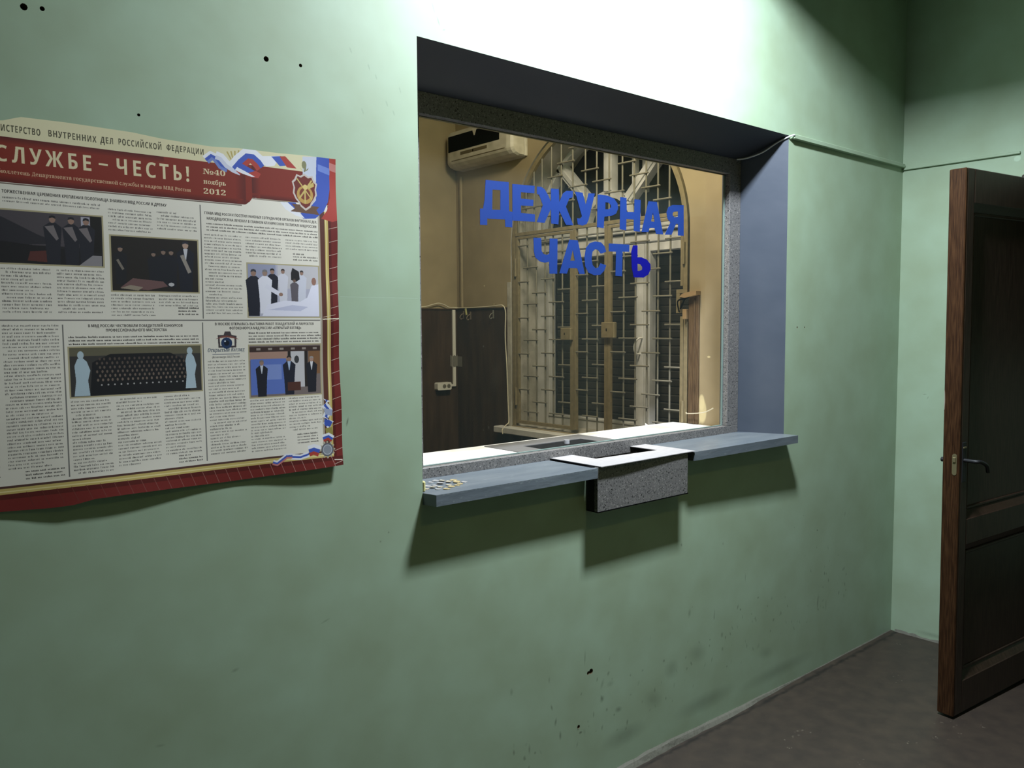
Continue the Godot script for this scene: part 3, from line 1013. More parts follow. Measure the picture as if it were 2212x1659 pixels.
	var shield := [0.919, 1.859, 0.93, 1.853, 0.94, 1.856, 0.945, 1.845, 0.952, 1.838, 0.949, 1.825, 0.951, 1.812, 0.944, 1.798, 0.937, 1.79, 0.934, 1.782, 0.921, 1.773, 0.908, 1.782, 0.904, 1.79, 0.896, 1.798, 0.889, 1.812, 0.891, 1.825, 0.887, 1.838, 0.894, 1.845, 0.899, 1.856, 0.909, 1.853]
	ppoly(shield, c8(198, 188, 178))
	var inner := []
	for i in range(0, shield.size(), 2):
		inner.append(0.9195 + (shield[i] - 0.9195) * 0.86)
		inner.append(1.818 + (shield[i + 1] - 1.818) * 0.88)
	ppoly(inner, c8(110, 42, 34))
	poval(0.92, 1.81, 0.021, 0.021, c8(186, 150, 80))
	poval(0.92, 1.812, 0.014, 0.014, c8(120, 56, 38))
	pline(0.90, 1.846, 0.938, 1.80, 0.003, gold)
	pline(0.938, 1.845, 0.905, 1.80, 0.004, gold)
	pline(0.92, 1.832, 0.92, 1.79, 0.004, gold)
	poval(0.921, 1.828, 0.006, 0.006, c8(214, 192, 120))
	ppoly([0.926, 1.83, 0.942, 1.842, 0.944, 1.832, 0.93, 1.824], gold)
	# medal and ribbons in the lower right corner
	ribbon([Vector2(0.963, 1.325), Vector2(0.958, 1.312), Vector2(0.968, 1.30), Vector2(0.96, 1.285), Vector2(0.97, 1.272), Vector2(0.958, 1.262)], 0.02, [wht, blu, wht])
	ppoly([0.955, 1.305, 0.978, 1.30, 0.976, 1.285, 0.958, 1.29], c8(160, 170, 196))
	ppoly([0.956, 1.28, 0.977, 1.27, 0.97, 1.258, 0.955, 1.266], blu)
	ppoly([0.957, 1.256, 0.975, 1.258, 0.978, 1.24, 0.96, 1.238], c8(150, 140, 74))
	ribbon([Vector2(0.95, 1.232), Vector2(0.965, 1.236), Vector2(0.976, 1.228)], 0.018, [wht, blu, rd])
	for k in 12:
		var a := TAU * k / 12.0
		pline(0.961, 1.204, 0.961 + cos(a) * 0.021, 1.204 + sin(a) * 0.021, 0.004, c8(170, 164, 140))
	poval(0.961, 1.204, 0.0165, 0.0165, c8(96, 98, 104))
	poval(0.961, 1.204, 0.0125, 0.0125, c8(176, 180, 186))
	poval(0.961, 1.204, 0.0105, 0.0105, c8(132, 138, 146))
	ribbon([Vector2(0.912, 1.205), Vector2(0.925, 1.208), Vector2(0.94, 1.202)], 0.026, [wht, blu, rd])
	ribbon([Vector2(0.868, 1.196), Vector2(0.89, 1.193), Vector2(0.912, 1.198)], 0.013, [wht, blu, wht])
	ribbon([Vector2(0.822, 1.188), Vector2(0.832, 1.184), Vector2(0.842, 1.19), Vector2(0.856, 1.199), Vector2(0.87, 1.198)], 0.012, [wht, blu, c8(190, 120, 116)])
	# rules between the articles
	var rule := c8(120, 118, 112)
	prect(0.671, 1.52, 0.6735, 1.765, rule)
	prect(0.0, 1.5155, 0.95, 1.5175, rule)
	prect(0.394, 1.207, 0.3965, 1.508, rule)
	prect(0.669, 1.208, 0.6715, 1.512, rule)
	# lettering
	var sans := SystemFont.new()
	sans.font_names = PackedStringArray(["Droid Sans"])
	sans.font_weight = 700
	var serif := SystemFont.new()
	serif.font_names = PackedStringArray(["Droid Serif"])
	serif.font_weight = 700
	var head := c8(78, 76, 56)
	ptext(sans, "МИНИСТЕРСТВО", 0.277, 1.868, 0.0125, 0.095, head, 0.0, 0.08)
	ptext(sans, "ВНУТРЕННИХ", 0.384, 1.869, 0.0125, 0.087, head, 0.0, 0.08)
	ptext(sans, "ДЕЛ", 0.478, 1.870, 0.0125, 0.025, head, 0.0, 0.08)
	ptext(sans, "РОССИЙСКОЙ", 0.511, 1.871, 0.0125, 0.086, head, 0.0, 0.08)
	ptext(sans, "ФЕДЕРАЦИИ", 0.606, 1.872, 0.0125, 0.079, head, 0.0, 0.08)
	var title := c8(216, 204, 164)
	ptext(sans, "СЛУЖБЕ", 0.293, 1.812, 0.030, 0.168, title, 0.0, 0.16)
	prect(0.473, 1.8255, 0.490, 1.8295, title)
	ptext(sans, "ЧЕСТЬ!", 0.505, 1.812, 0.031, 0.148, title, 0.0, 0.16)
	ptext(serif, "онный бюллетень Департамента государственной службы и кадров МВД России", 0.262, 1.7905, 0.0072, 0.392, c8(206, 176, 140))
	ptext(serif, "№40", 0.68, 1.832, 0.0115, 0.051, title)
	ptext(serif, "ноябрь", 0.681, 1.811, 0.0095, 0.05, title)
	ptext(serif, "2012", 0.68, 1.790, 0.0115, 0.051, title)
	ptext(sans, "ТОРЖЕСТВЕННАЯ ЦЕРЕМОНИЯ КРЕПЛЕНИЯ ПОЛОТНИЩА ЗНАМЕНИ МВД РОССИИ К ДРЕВКУ", 0.302, 1.7545, 0.0058, 0.30, dark)
	ptext(sans, "ГЛАВА МВД РОССИИ ПОСЕТИЛ РАНЕНЫХ СОТРУДНИКОВ ОРГАНОВ ВНУТРЕННИХ ДЕЛ,", 0.681, 1.7455, 0.0058, 0.268, dark)
	ptext(sans, "НАХОДЯЩИХСЯ НА ЛЕЧЕНИИ В ГЛАВНОМ КЛИНИЧЕСКОМ ГОСПИТАЛЕ МВД РОССИИ", 0.685, 1.7345, 0.0058, 0.262, dark)
	ptext(sans, "В МВД РОССИИ ЧЕСТВОВАЛИ ПОБЕДИТЕЛЕЙ КОНКУРСОВ", 0.441, 1.5025, 0.0058, 0.187, dark)
	ptext(sans, "ПРОФЕССИОНАЛЬНОГО МАСТЕРСТВА", 0.474, 1.4935, 0.0058, 0.121, dark)
	ptext(sans, "В МОСКВЕ ОТКРЫЛАСЬ ВЫСТАВКА РАБОТ ПОБЕДИТЕЛЕЙ И ЛАУРЕАТОВ", 0.697, 1.5055, 0.0058, 0.236, dark)
	ptext(sans, "ФОТОКОНКУРСА МВД РОССИИ «ОТКРЫТЫЙ ВЗГЛЯД»", 0.729, 1.496, 0.0058, 0.172, dark)
	# eye-and-camera sign
	ppoly([0.703, 1.484, 0.716, 1.484, 0.719, 1.492, 0.731, 1.492, 0.734, 1.484, 0.745, 1.482, 0.744, 1.456, 0.704, 1.456], c8(70, 62, 64))
	ppoly([0.707, 1.480, 0.74, 1.479, 0.74, 1.46, 0.708, 1.46], page)
	poval(0.7225, 1.466, 0.0125, 0.0125, c8(34, 56, 92))
	poval(0.7225, 1.466, 0.006, 0.006, c8(14, 22, 40))
	poval(0.719, 1.47, 0.002, 0.002, c8(200, 210, 220))
	ppoly([0.698, 1.475, 0.712, 1.482, 0.724, 1.483, 0.738, 1.48, 0.75, 1.474, 0.738, 1.4765, 0.724, 1.479, 0.71, 1.4775], c8(126, 76, 66))
	ptext(serif, "Открытый Взгляд", 0.679, 1.447, 0.0085, 0.083, c8(70, 82, 96), 0.2)
	prect(0.69, 1.441, 0.752, 1.4425, c8(120, 124, 130))
	ptext(serif, "фотоконкурс МВД России", 0.689, 1.4335, 0.0045, 0.062, ink, 0.2)
	# body print
	for q in [[0.303, 1.748, 0.474, 1.733], [0.487, 1.742, 0.573, 1.694], [0.582, 1.744, 0.664, 1.70], [0.205, 1.615, 0.285, 1.525], [0.295, 1.616, 0.380, 1.525], [0.389, 1.616, 0.475, 1.524], [0.487, 1.57, 0.573, 1.524], [0.581, 1.57, 0.664, 1.545], [0.679, 1.704, 0.762, 1.524], [0.771, 1.704, 0.857, 1.656], [0.867, 1.704, 0.95, 1.673], [0.292, 1.508, 0.389, 1.228], [0.2, 1.508, 0.28, 1.21], [0.404, 1.357, 0.479, 1.21], [0.488, 1.357, 0.575, 1.212], [0.584, 1.357, 0.662, 1.228], [0.68, 1.428, 0.764, 1.215], [0.773, 1.336, 0.857, 1.212], [0.866, 1.336, 0.951, 1.256], [0.1, 1.74, 0.18, 1.2], [0.01, 1.74, 0.09, 1.2]]:
		pcolumn(q[0], q[1], q[2], q[3], ink)
	for q in [[0.685, 1.728, 0.95, 1.706], [0.62, 1.545, 0.664, 1.522], [0.885, 1.673, 0.95, 1.652], [0.32, 1.228, 0.389, 1.206], [0.405, 1.485, 0.662, 1.467], [0.773, 1.49, 0.951, 1.463], [0.61, 1.228, 0.662, 1.208], [0.885, 1.25, 0.94, 1.222]]:
		pcolumn(q[0], q[1], q[2], q[3], dark, 0.0068, 1)
	# printed photographs
	for q in [[0.2, 1.6215, 0.477, 1.7255], [0.487, 1.574, 0.666, 1.69], [0.771, 1.522, 0.951, 1.646], [0.402, 1.362, 0.667, 1.465], [0.771, 1.339, 0.952, 1.462]]:
		prect(q[0], q[1], q[2], q[3], c8(176, 166, 130))
		prect(q[0] + 0.003, q[1] + 0.003, q[2] - 0.003, q[3] - 0.003, c8(40, 38, 40))
	var sk := c8(150, 120, 104)
	# soldiers by a dark car
	prect(0.203, 1.66, 0.472, 1.7225, c8(78, 72, 76))
	ppoly([0.203, 1.70, 0.30, 1.71, 0.36, 1.68, 0.40, 1.665, 0.203, 1.65], c8(46, 44, 50))
	prect(0.453, 1.65, 0.472, 1.7225, c8(30, 28, 28))
	prect(0.436, 1.66, 0.452, 1.72, c8(168, 166, 176))
	ppoly([0.203, 1.6245, 0.472, 1.6245, 0.472, 1.65, 0.40, 1.655, 0.30, 1.665, 0.203, 1.66], c8(34, 32, 35))
	ppoly([0.34, 1.63, 0.385, 1.628, 0.385, 1.652, 0.345, 1.648], c8(88, 48, 44))
	for q in [[0.385, 1.625, 0.094], [0.418, 1.6245, 0.094], [0.445, 1.6245, 0.094]]:
		person(q[0], q[1], q[2], c8(40, 40, 48), sk, c8(36, 36, 42))
		ppoly([q[0] - 0.014, q[1] + 0.072, q[0] + 0.002, q[1] + 0.075, q[0] + 0.01, q[1] + 0.05, q[0] + 0.006, q[1] + 0.046], c8(120, 112, 112))
	ppoly([0.43, 1.6245, 0.472, 1.6245, 0.472, 1.645, 0.455, 1.645], c8(140, 136, 138))
	# parade in a dark hall
	prect(0.49, 1.577, 0.663, 1.687, c8(40, 36, 34))
	person(0.507, 1.59, 0.078, c8(36, 36, 40), c8(140, 116, 100), c8(40, 40, 48))
	for q in [[0.572, 1.588, 0.072], [0.592, 1.588, 0.078], [0.608, 1.586, 0.08]]:
		person(q[0], q[1], q[2], c8(34, 35, 42), c8(134, 112, 98), c8(30, 32, 40))
	person(0.638, 1.578, 0.107, c8(34, 36, 46), c8(176, 148, 130), c8(46, 48, 60), c8(200, 200, 204))
	pline(0.63, 1.655, 0.646, 1.618, 0.008, c8(150, 142, 132))
	pline(0.501, 1.64, 0.512, 1.62, 0.005, c8(126, 118, 106))
	ppoly([0.505, 1.583, 0.53, 1.603, 0.59, 1.598, 0.60, 1.588, 0.56, 1.579], c8(112, 84, 82))
	ppoly([0.505, 1.582, 0.525, 1.589, 0.55, 1.585, 0.54, 1.578], c8(150, 138, 120))
	poval(0.607, 1.592, 0.006, 0.004, c8(190, 188, 186))
	# ward visit
	prect(0.774, 1.525, 0.948, 1.643, c8(178, 178, 192))
	prect(0.774, 1.595, 0.84, 1.643, c8(150, 154, 176))
	prect(0.845, 1.59, 0.948, 1.643, c8(196, 194, 196))
	person(0.787, 1.526, 0.106, c8(34, 36, 48), sk, c8(60, 60, 66))
	person(0.832, 1.55, 0.085, c8(36, 38, 50), sk, c8(40, 38, 40))
	person(0.858, 1.56, 0.075, c8(212, 212, 220), sk, c8(60, 52, 50))
	person(0.905, 1.56, 0.073, c8(206, 208, 218), sk, c8(48, 44, 44))
	person(0.814, 1.532, 0.1, c8(226, 226, 234), c8(150, 126, 112), c8(120, 118, 118))
	pline(0.815, 1.595, 0.848, 1.577, 0.010, c8(222, 222, 232))
	poval(0.852, 1.576, 0.005, 0.004, sk)
	ppoly([0.878, 1.61, 0.89, 1.606, 0.90, 1.612, 0.898, 1.63, 0.882, 1.638, 0.878, 1.626], c8(34, 34, 38))
	person(0.886, 1.552, 0.062, c8(96, 90, 96), c8(112, 88, 76), c8(60, 54, 52))
	ppoly([0.806, 1.526, 0.948, 1.526, 0.948, 1.602, 0.93, 1.598, 0.918, 1.57, 0.90, 1.56, 0.86, 1.562, 0.818, 1.552], c8(226, 226, 238))
	ppoly([0.82, 1.54, 0.88, 1.552, 0.92, 1.548, 0.90, 1.538], c8(196, 198, 218))
	poval(0.936, 1.608, 0.006, 0.009, c8(150, 112, 96))
	# group portrait between two statues
	prect(0.405, 1.365, 0.664, 1.462, c8(58, 56, 54))
	prect(0.405, 1.445, 0.664, 1.462, c8(98, 94, 74))
	ppoly([0.44, 1.366, 0.64, 1.366, 0.636, 1.43, 0.60, 1.448, 0.48, 1.448, 0.446, 1.432], c8(26, 26, 30))
	for r in 6:
		for k in 19:
			poval(0.455 + k * 0.0096 + (r % 2) * 0.0045 + rng.randf_range(-0.001, 0.001), 1.396 + r * 0.0085, 0.0021, 0.003, c8(120 - r * 8, 104 - r * 7, 92 - r * 6))
	for k in 14:
		poval(0.462 + k * 0.0125, 1.386, 0.0018, 0.0018, c8(170, 168, 164))
	for q in [[0.425, 1.366, 1.0], [0.641, 1.37, 0.8]]:
		var x: float = q[0]
		var y: float = q[1]
		var k: float = q[2]
		ppoly([x - 0.014 * k, y, x + 0.015 * k, y, x + 0.012 * k, y + 0.03, x + 0.017 * k, y + 0.05, x + 0.011 * k, y + 0.068, x + 0.004, y + 0.075, x - 0.006, y + 0.074, x - 0.012 * k, y + 0.06, x - 0.010 * k, y + 0.03], c8(176, 196, 204))
		poval(x, y + 0.081, 0.006, 0.008, c8(176, 194, 200))
	# opening of the exhibition
	prect(0.774, 1.342, 0.949, 1.459, c8(120, 108, 104))
	prect(0.774, 1.444, 0.949, 1.456, c8(62, 46, 42))
	for k in 6:
		prect(0.79 + k * 0.028, 1.448, 0.80 + k * 0.028, 1.453, c8(150, 140, 130))
	prect(0.774, 1.425, 0.865, 1.444, c8(166, 134, 118))
	prect(0.776, 1.346, 0.862, 1.428, c8(92, 116, 186))
	prect(0.80, 1.38, 0.85, 1.415, c8(124, 144, 200))
	prect(0.872, 1.36, 0.908, 1.444, c8(196, 194, 194))
	prect(0.866, 1.36, 0.873, 1.444, c8(44, 38, 36))
	prect(0.908, 1.36, 0.916, 1.444, c8(44, 38, 36))
	prect(0.918, 1.39, 0.948, 1.444, c8(128, 92, 62))
	poval(0.888, 1.425, 0.006, 0.009, c8(60, 60, 62))
	person(0.802, 1.342, 0.084, c8(30, 32, 42), sk, c8(120, 112, 106), c8(200, 204, 212))
	person(0.869, 1.343, 0.092, c8(32, 34, 48), sk, c8(44, 40, 40), c8(170, 190, 216))
	person(0.926, 1.346, 0.086, c8(32, 33, 42), c8(166, 134, 118), c8(150, 146, 142), c8(214, 214, 216))
	prect(0.864, 1.352, 0.897, 1.372, c8(82, 48, 40))
	return im


func poster() -> void:
	var tex := ImageTexture.create_from_image(poster_print())
	var m := mat("poster_print", Color.WHITE, 0.45)
	m.albedo_texture = tex
	m.texture_repeat = false
	var st := new_st()
	var nx := 100
	var ny := 60
	var top := [[0.0, 1.884], [0.306, 1.886], [0.339, 1.8985], [0.417, 1.9005], [0.538, 1.8995], [0.6, 1.8945], [0.7, 1.892], [0.76, 1.8965], [0.86, 1.898], [0.921, 1.901], [1.0, 1.902]]
	var bot := [[0.0, 1.152], [0.275, 1.154], [0.36, 1.1495], [0.40, 1.150], [0.44, 1.157], [0.506, 1.158], [0.60, 1.1575], [0.705, 1.156], [0.837, 1.158], [0.95, 1.161], [1.002, 1.163]]
	var edge := func(tab: Array, x: float) -> float:
		for i in tab.size() - 1:
			if x <= tab[i + 1][0]:
				return lerpf(tab[i][1], tab[i + 1][1], (x - tab[i][0]) / (tab[i + 1][0] - tab[i][0]))
		return tab[-1][1]
	var grid := []
	for j in ny + 1:
		var row := []
		for i in nx + 1:
			var u := float(i) / nx
			var v := float(j) / ny
			var x := u * (1.0005 + 0.0015 * sin(v * 9.0))
			var y := lerpf(edge.call(top, x), edge.call(bot, x), v)
			var z := 0.0045 + 0.0016 * sin(x * 11.0 + y * 3.0) + 0.0012 * sin(y * 14.0 + x * 5.0)
			z += 0.012 * pow(v, 10.0) * (0.55 + 0.45 * sin(x * 13.0 + 1.2)) * (1.0 - 0.5 * u)
			z += 0.004 * pow(u, 24.0) * (0.5 + 0.5 * sin(y * 30.0))
			row.append(Vector3(x, y, z))
		grid.append(row)
	for j in ny:
		for i in nx:
			for t in [[[0, 0], [0, 1], [1, 1]], [[0, 0], [1, 1], [1, 0]]]:
				for e in t:
					var g: Vector3 = grid[j + e[0]][i + e[1]]
					st.set_smooth_group(0)
					st.set_uv(Vector2(g.x * POSTER_SCALE / 2048.0, (POSTER_TOP - g.y) * POSTER_SCALE / 1560.0))
					st.add_vertex(g)
	st.index()
	st.generate_normals()
	tag(obj("wall_newspaper", st, m), "red-bordered printed wall newspaper poster stuck to the green wall", "poster")


# ------------------------------------------------------------------ lettering on the pane

func letters() -> void:
	# outlines in millimetres from (1.6, 1.6) on the pane; the second list is the counter of the letter
	var rows := [
		["Д", [25,348,118,351,119,261,133,260,132,211,103,211,102,234,30,231,30,211,2,210,2,259,14,260,20,286], [52,321,84,323,83,262,50,260]],
		["Е", [133,347,228,351,227,327,169,325,169,305,223,306,221,286,169,283,169,260,229,260,229,236,133,233]],
		["Ж", [238,350,257,351,273,344,289,325,300,307,300,350,336,352,338,309,355,339,372,350,402,352,401,331,385,326,369,297,404,238,369,237,338,281,334,236,301,236,300,284,271,236,237,236,264,293,247,325,238,326]],
		["У", [412,351,448,351,464,312,477,352,508,354,478,263,468,247,447,240,425,243,421,263,437,263,445,271]],
		["Р", [522,352,534,353,574,353,607,345,624,330,627,313,616,294,590,284,556,279,553,239,519,240], [561,329,578,329,589,322,590,314,580,307,561,305]],
		["Н", [638,354,671,355,673,305,713,308,714,354,748,355,745,240,711,240,711,281,671,280,670,240,636,241]],
		["А", [792,354,839,356,877,239,836,238,827,259,799,258,792,242,754,240], [817,315,827,282,807,282]],
		["Я", [998,358,1000,242,965,241,965,284,952,284,927,241,887,239,920,287,902,298,896,321,906,342,932,353], [964,332,964,312,942,308,932,314,932,323,942,329]],
		["Ч", [222,185,256,186,258,144,266,135,281,133,292,137,294,187,330,188,328,73,293,72,291,111,272,107,249,110,229,123,224,140]],
		["А2", [385,189,425,189,459,76,432,76,422,95,382,94,373,75,338,75], [401,156,411,120,389,119]],
		["С", [566,158,538,150,525,162,510,164,497,155,492,131,497,109,511,99,527,102,537,117,566,111,557,93,537,77,507,74,477,82,461,103,457,132,465,166,483,183,510,191,540,189,558,176]],
		["Т", [579,188,688,190,687,164,651,163,649,75,614,76,617,161,579,160]],
		["Ь", [708,189,732,190,732,147,754,148,784,141,804,126,806,107,793,87,766,75,712,74,701,108,698,165], [732,124,747,123,759,113,758,103,743,98,733,98]],
	]
	var nth := ["first", "second", "third", "fourth", "fifth", "sixth", "seventh", "last"]
	for i in rows.size():
		var r: Array = rows[i]
		var polys := []
		for k in range(1, r.size()):
			var v := PackedVector2Array()
			for j in range(0, r[k].size(), 2):
				v.append(Vector2(r[k][j], r[k][j + 1]) * 0.001)
			polys.append(v)
		var st := new_st()
		prism(st, polys[0], Transform3D(Basis.IDENTITY, Vector3(1.6, 1.6, -0.1953)), 0.0008, polys[1] if polys.size() > 1 else PackedVector2Array())
		var ch: String = r[0].left(1)
		var low := i >= 8
		var lab: String
		if i == 12:
			lab = "darker hand-cut blue letter Ь ending the lower word on the hatch glass"
		elif low:
			lab = "blue adhesive letter %s, %s letter of the lower word on the hatch glass" % [ch, nth[i - 8]]
		else:
			lab = "blue adhesive letter %s, %s letter of the upper word on the hatch glass" % [ch, nth[i]]
		tag(obj("letter_sticker", st, M.letter_dark_blue if i == 12 else M.letter_blue), lab, "letter", "blue letters stuck on the hatch glass")


# ------------------------------------------------------------------ corridor door

func panel(t: Node3D, u0: float, v0: float, u1: float, v1: float) -> void:
	# a sunk field with a sloping moulding round it, on the near face
	var st := new_st()
	var m := 0.03
	var zf := -0.003
	var zb := -0.020
	var o := [Vector3(u0, v0, zf), Vector3(u1, v0, zf), Vector3(u1, v1, zf), Vector3(u0, v1, zf)]
	var i2 := [Vector3(u0 + m, v0 + m, zb), Vector3(u1 - m, v0 + m, zb), Vector3(u1 - m, v1 - m, zb), Vector3(u0 + m, v1 - m, zb)]
	for k in 4:
		var j := (k + 1) % 4
		quad(st, o[k], o[j], i2[j], i2[k], Vector3(0, 0, 1))
	obj("panel_moulding", st, M.moulding_wood, t)
	st = new_st()
	quad(st, i2[0], i2[1], i2[2], i2[3], Vector3(0, 0, 1))
	box(st, Vector3((u0 + u1) * 0.5, (v0 + v1) * 0.5, -0.03), Vector3(u1 - u0 - 2 * m, v1 - v0 - 2 * m, 0.018), 0.0)
	for e in [[u0 + m, v0 + m, u1 - m, v0 + m + 0.012], [u0 + m, v1 - m - 0.012, u1 - m, v1 - m], [u0 + m, v0 + m + 0.012, u0 + m + 0.012, v1 - m - 0.012], [u1 - m - 0.012, v0 + m + 0.012, u1 - m, v1 - m - 0.012]]:
		span(Vector3(e[0], e[1], -0.0215), Vector3(e[2], e[3], -0.015), 0.003, st)
	obj("panel", st, M.dark_wood, t)


func corridor_door() -> void:
	var t := thing("panelled_door", "dark brown panelled wooden door standing open at the right", "door", Vector3(3.25, 0.010, 0.585))
	var ang := atan(0.108)
	t.basis = Basis(Vector3(cos(ang), 0, sin(ang)), Vector3.UP, Vector3(-sin(ang), 0, cos(ang))) * Basis(Vector3(0, 0, 1), deg_to_rad(0.75))
	var th := 0.062
	var w := 0.745
	var h := 2.052
	var stile := 0.062
	for q in [["stile", 0.012, 0, stile, h], ["stile", w - 0.1, 0, w, h], ["top_rail", stile, h - 0.125, w - 0.1, h], ["lock_rail", stile, 0.655, w - 0.1, 0.755], ["bottom_rail", stile, 0, w - 0.1, 0.128]]:
		obj(q[0], box(new_st(), Vector3((q[1] + q[3]) * 0.5, (q[2] + q[4]) * 0.5, -th * 0.5), Vector3(q[3] - q[1], q[4] - q[2], th), 0.003), M.dark_wood, t)
	obj("closing_edge", box(new_st(), Vector3(0.006, h * 0.5, -th * 0.5), Vector3(0.012, h, th), 0.003), M.edge_wood, t).set_meta("label", "reddish brown closing edge of the door")
	panel(t, stile, 0.755, w - 0.1, h - 0.125)
	panel(t, stile, 0.128, w - 0.1, 0.655)
	# lock plate let into the edge, handle on both faces
	var lp := new_st()
	var v := arc(Vector2(0, 0.032), 0.0085, 0, 180, 8)
	v.append_array(arc(Vector2(0, -0.032), 0.0085, 180, 360, 8))
	prism(lp, v, Transform3D(Basis(Vector3(0, 0, 1), Vector3.UP, Vector3(-1, 0, 0)), Vector3(0.0005, 0.967, -0.017)), 0.002)
	var plate := obj("lock_plate", lp, M.brass, t)
	obj("bolt", box(new_st(), Vector3(-0.003, 0.985, -0.017), Vector3(0.006, 0.018, 0.011), 0.001), M.brass, plate)
	obj("rose_plate", box(new_st(), Vector3(0.031, 0.975, 0.0015), Vector3(0.026, 0.15, 0.003), 0.001), M.dark_steel, t)
	var lv := new_st()
	tube(lv, smooth_path([Vector3(0.031, 0.982, 0.003), Vector3(0.031, 0.982, 0.045), Vector3(0.05, 0.98, 0.052), Vector3(0.095, 0.962, 0.052), Vector3(0.112, 0.935, 0.05)]), 0.007, 10)
	obj("lever_handle", lv, M.dark_steel, t)
	obj("key_escutcheon", box(new_st(), Vector3(0.031, 1.03, 0.004), Vector3(0.02, 0.006, 0.004), 0.001), M.brass, t)
	var kb := new_st()
	tube(kb, [Vector3(0.031, 0.976, -th), Vector3(0.031, 0.976, -th - 0.016), Vector3(0.031, 0.976, -th - 0.02)], 0.009, 10)
	obj("knob", kb, M.dark_steel, t)
	var chip := new_st()
	prism(chip, PackedVector2Array([Vector2(-0.061, 1.165), Vector2(-0.059, 1.17), Vector2(-0.0575, 1.2), Vector2(-0.0585, 1.232), Vector2(-0.0605, 1.247)]), Transform3D(Basis(Vector3(0, 0, 1), Vector3.UP, Vector3(-1, 0, 0)), Vector3(0.0004, 0, 0)), 0.0012)
	obj("bare_chip", chip, M.pale_coin, t).set_meta("label", "pale chipped patch on the door edge")
	for y in [0.3, 1.75]:
		obj("hinge", rod(Vector3(w + 0.004, y - 0.04, 0.002), Vector3(w + 0.004, y + 0.04, 0.002), 0.007), M.dark_steel, t)
	# casing of the doorway on the end wall
	var f := new_st()
	span(Vector3(3.984, 0, 0.512), Vector3(4.0035, 2.13, 0.606), 0.004, f)
	span(Vector3(3.984, 0, 1.448), Vector3(4.0035, 2.13, 1.54), 0.004, f)
	span(Vector3(3.984, 2.062, 0.606), Vector3(4.0035, 2.13, 1.448), 0.004, f)
	struct("trim_4", f, M.dark_wood, "dark wooden casing round the doorway behind the open door")


# ------------------------------------------------------------------ cables on the corridor walls

func cables() -> void:
	var st := new_st()
	span(Vector3(3.022, 2.232, 0.0), Vector3(3.992, 2.25, 0.016), 0.002, st)
	var o := obj("cable_duct", st, M.green_paint_side)
	o.rotation.z = 0.0
	tag(o, "green painted cable duct running from the hatch corner along the wall", "cable duct")
	st = new_st()
	span(Vector3(3.992, 2.222, 0.0), Vector3(4.0035, 2.233, 0.5), 0.002, st)
	tag(obj("cable_duct", st, M.green_paint_side), "thin green painted cable duct on the end wall above the door", "cable duct")
	tag(obj("cable", tube(new_st(), smooth_path([Vector3(3.03, 2.243, 0.012), Vector3(3.012, 2.243, 0.014), Vector3(2.985, 2.222, -0.03), Vector3(2.955, 2.185, -0.085), Vector3(2.93, 2.168, -0.14), Vector3(2.90, 2.163, -0.166)]), 0.0032), M.cable_white), "loose white cable looping into the top right corner of the hatch", "cable")


# ------------------------------------------------------------------ coins

func coin_mesh(r: float) -> ArrayMesh:
	var st := new_st()
	var prof := [[0.0, 0.0012], [r * 0.86, 0.0012], [r * 0.9, 0.0016], [r * 0.97, 0.0016], [r, 0.0013], [r, 0.0003], [r * 0.97, 0.0], [0.0, 0.0]]
	var n := 22
	for i in prof.size() - 1:
		for k in n:
			var a := TAU * k / n
			var b := TAU * (k + 1) / n
			var p := func(q: Array, t: float) -> Vector3: return Vector3(cos(t) * q[0], q[1], sin(t) * q[0])
			var out := Vector3(cos(a) * 0.5, prof[i][1] + prof[i + 1][1] - 0.0016, sin(a) * 0.5)
			if i < 4 and i != 1:
				out.y = 1.0
			quad(st, p.call(prof[i], a), p.call(prof[i], b), p.call(prof[i + 1], b), p.call(prof[i + 1], a), out)
	return st.commit()


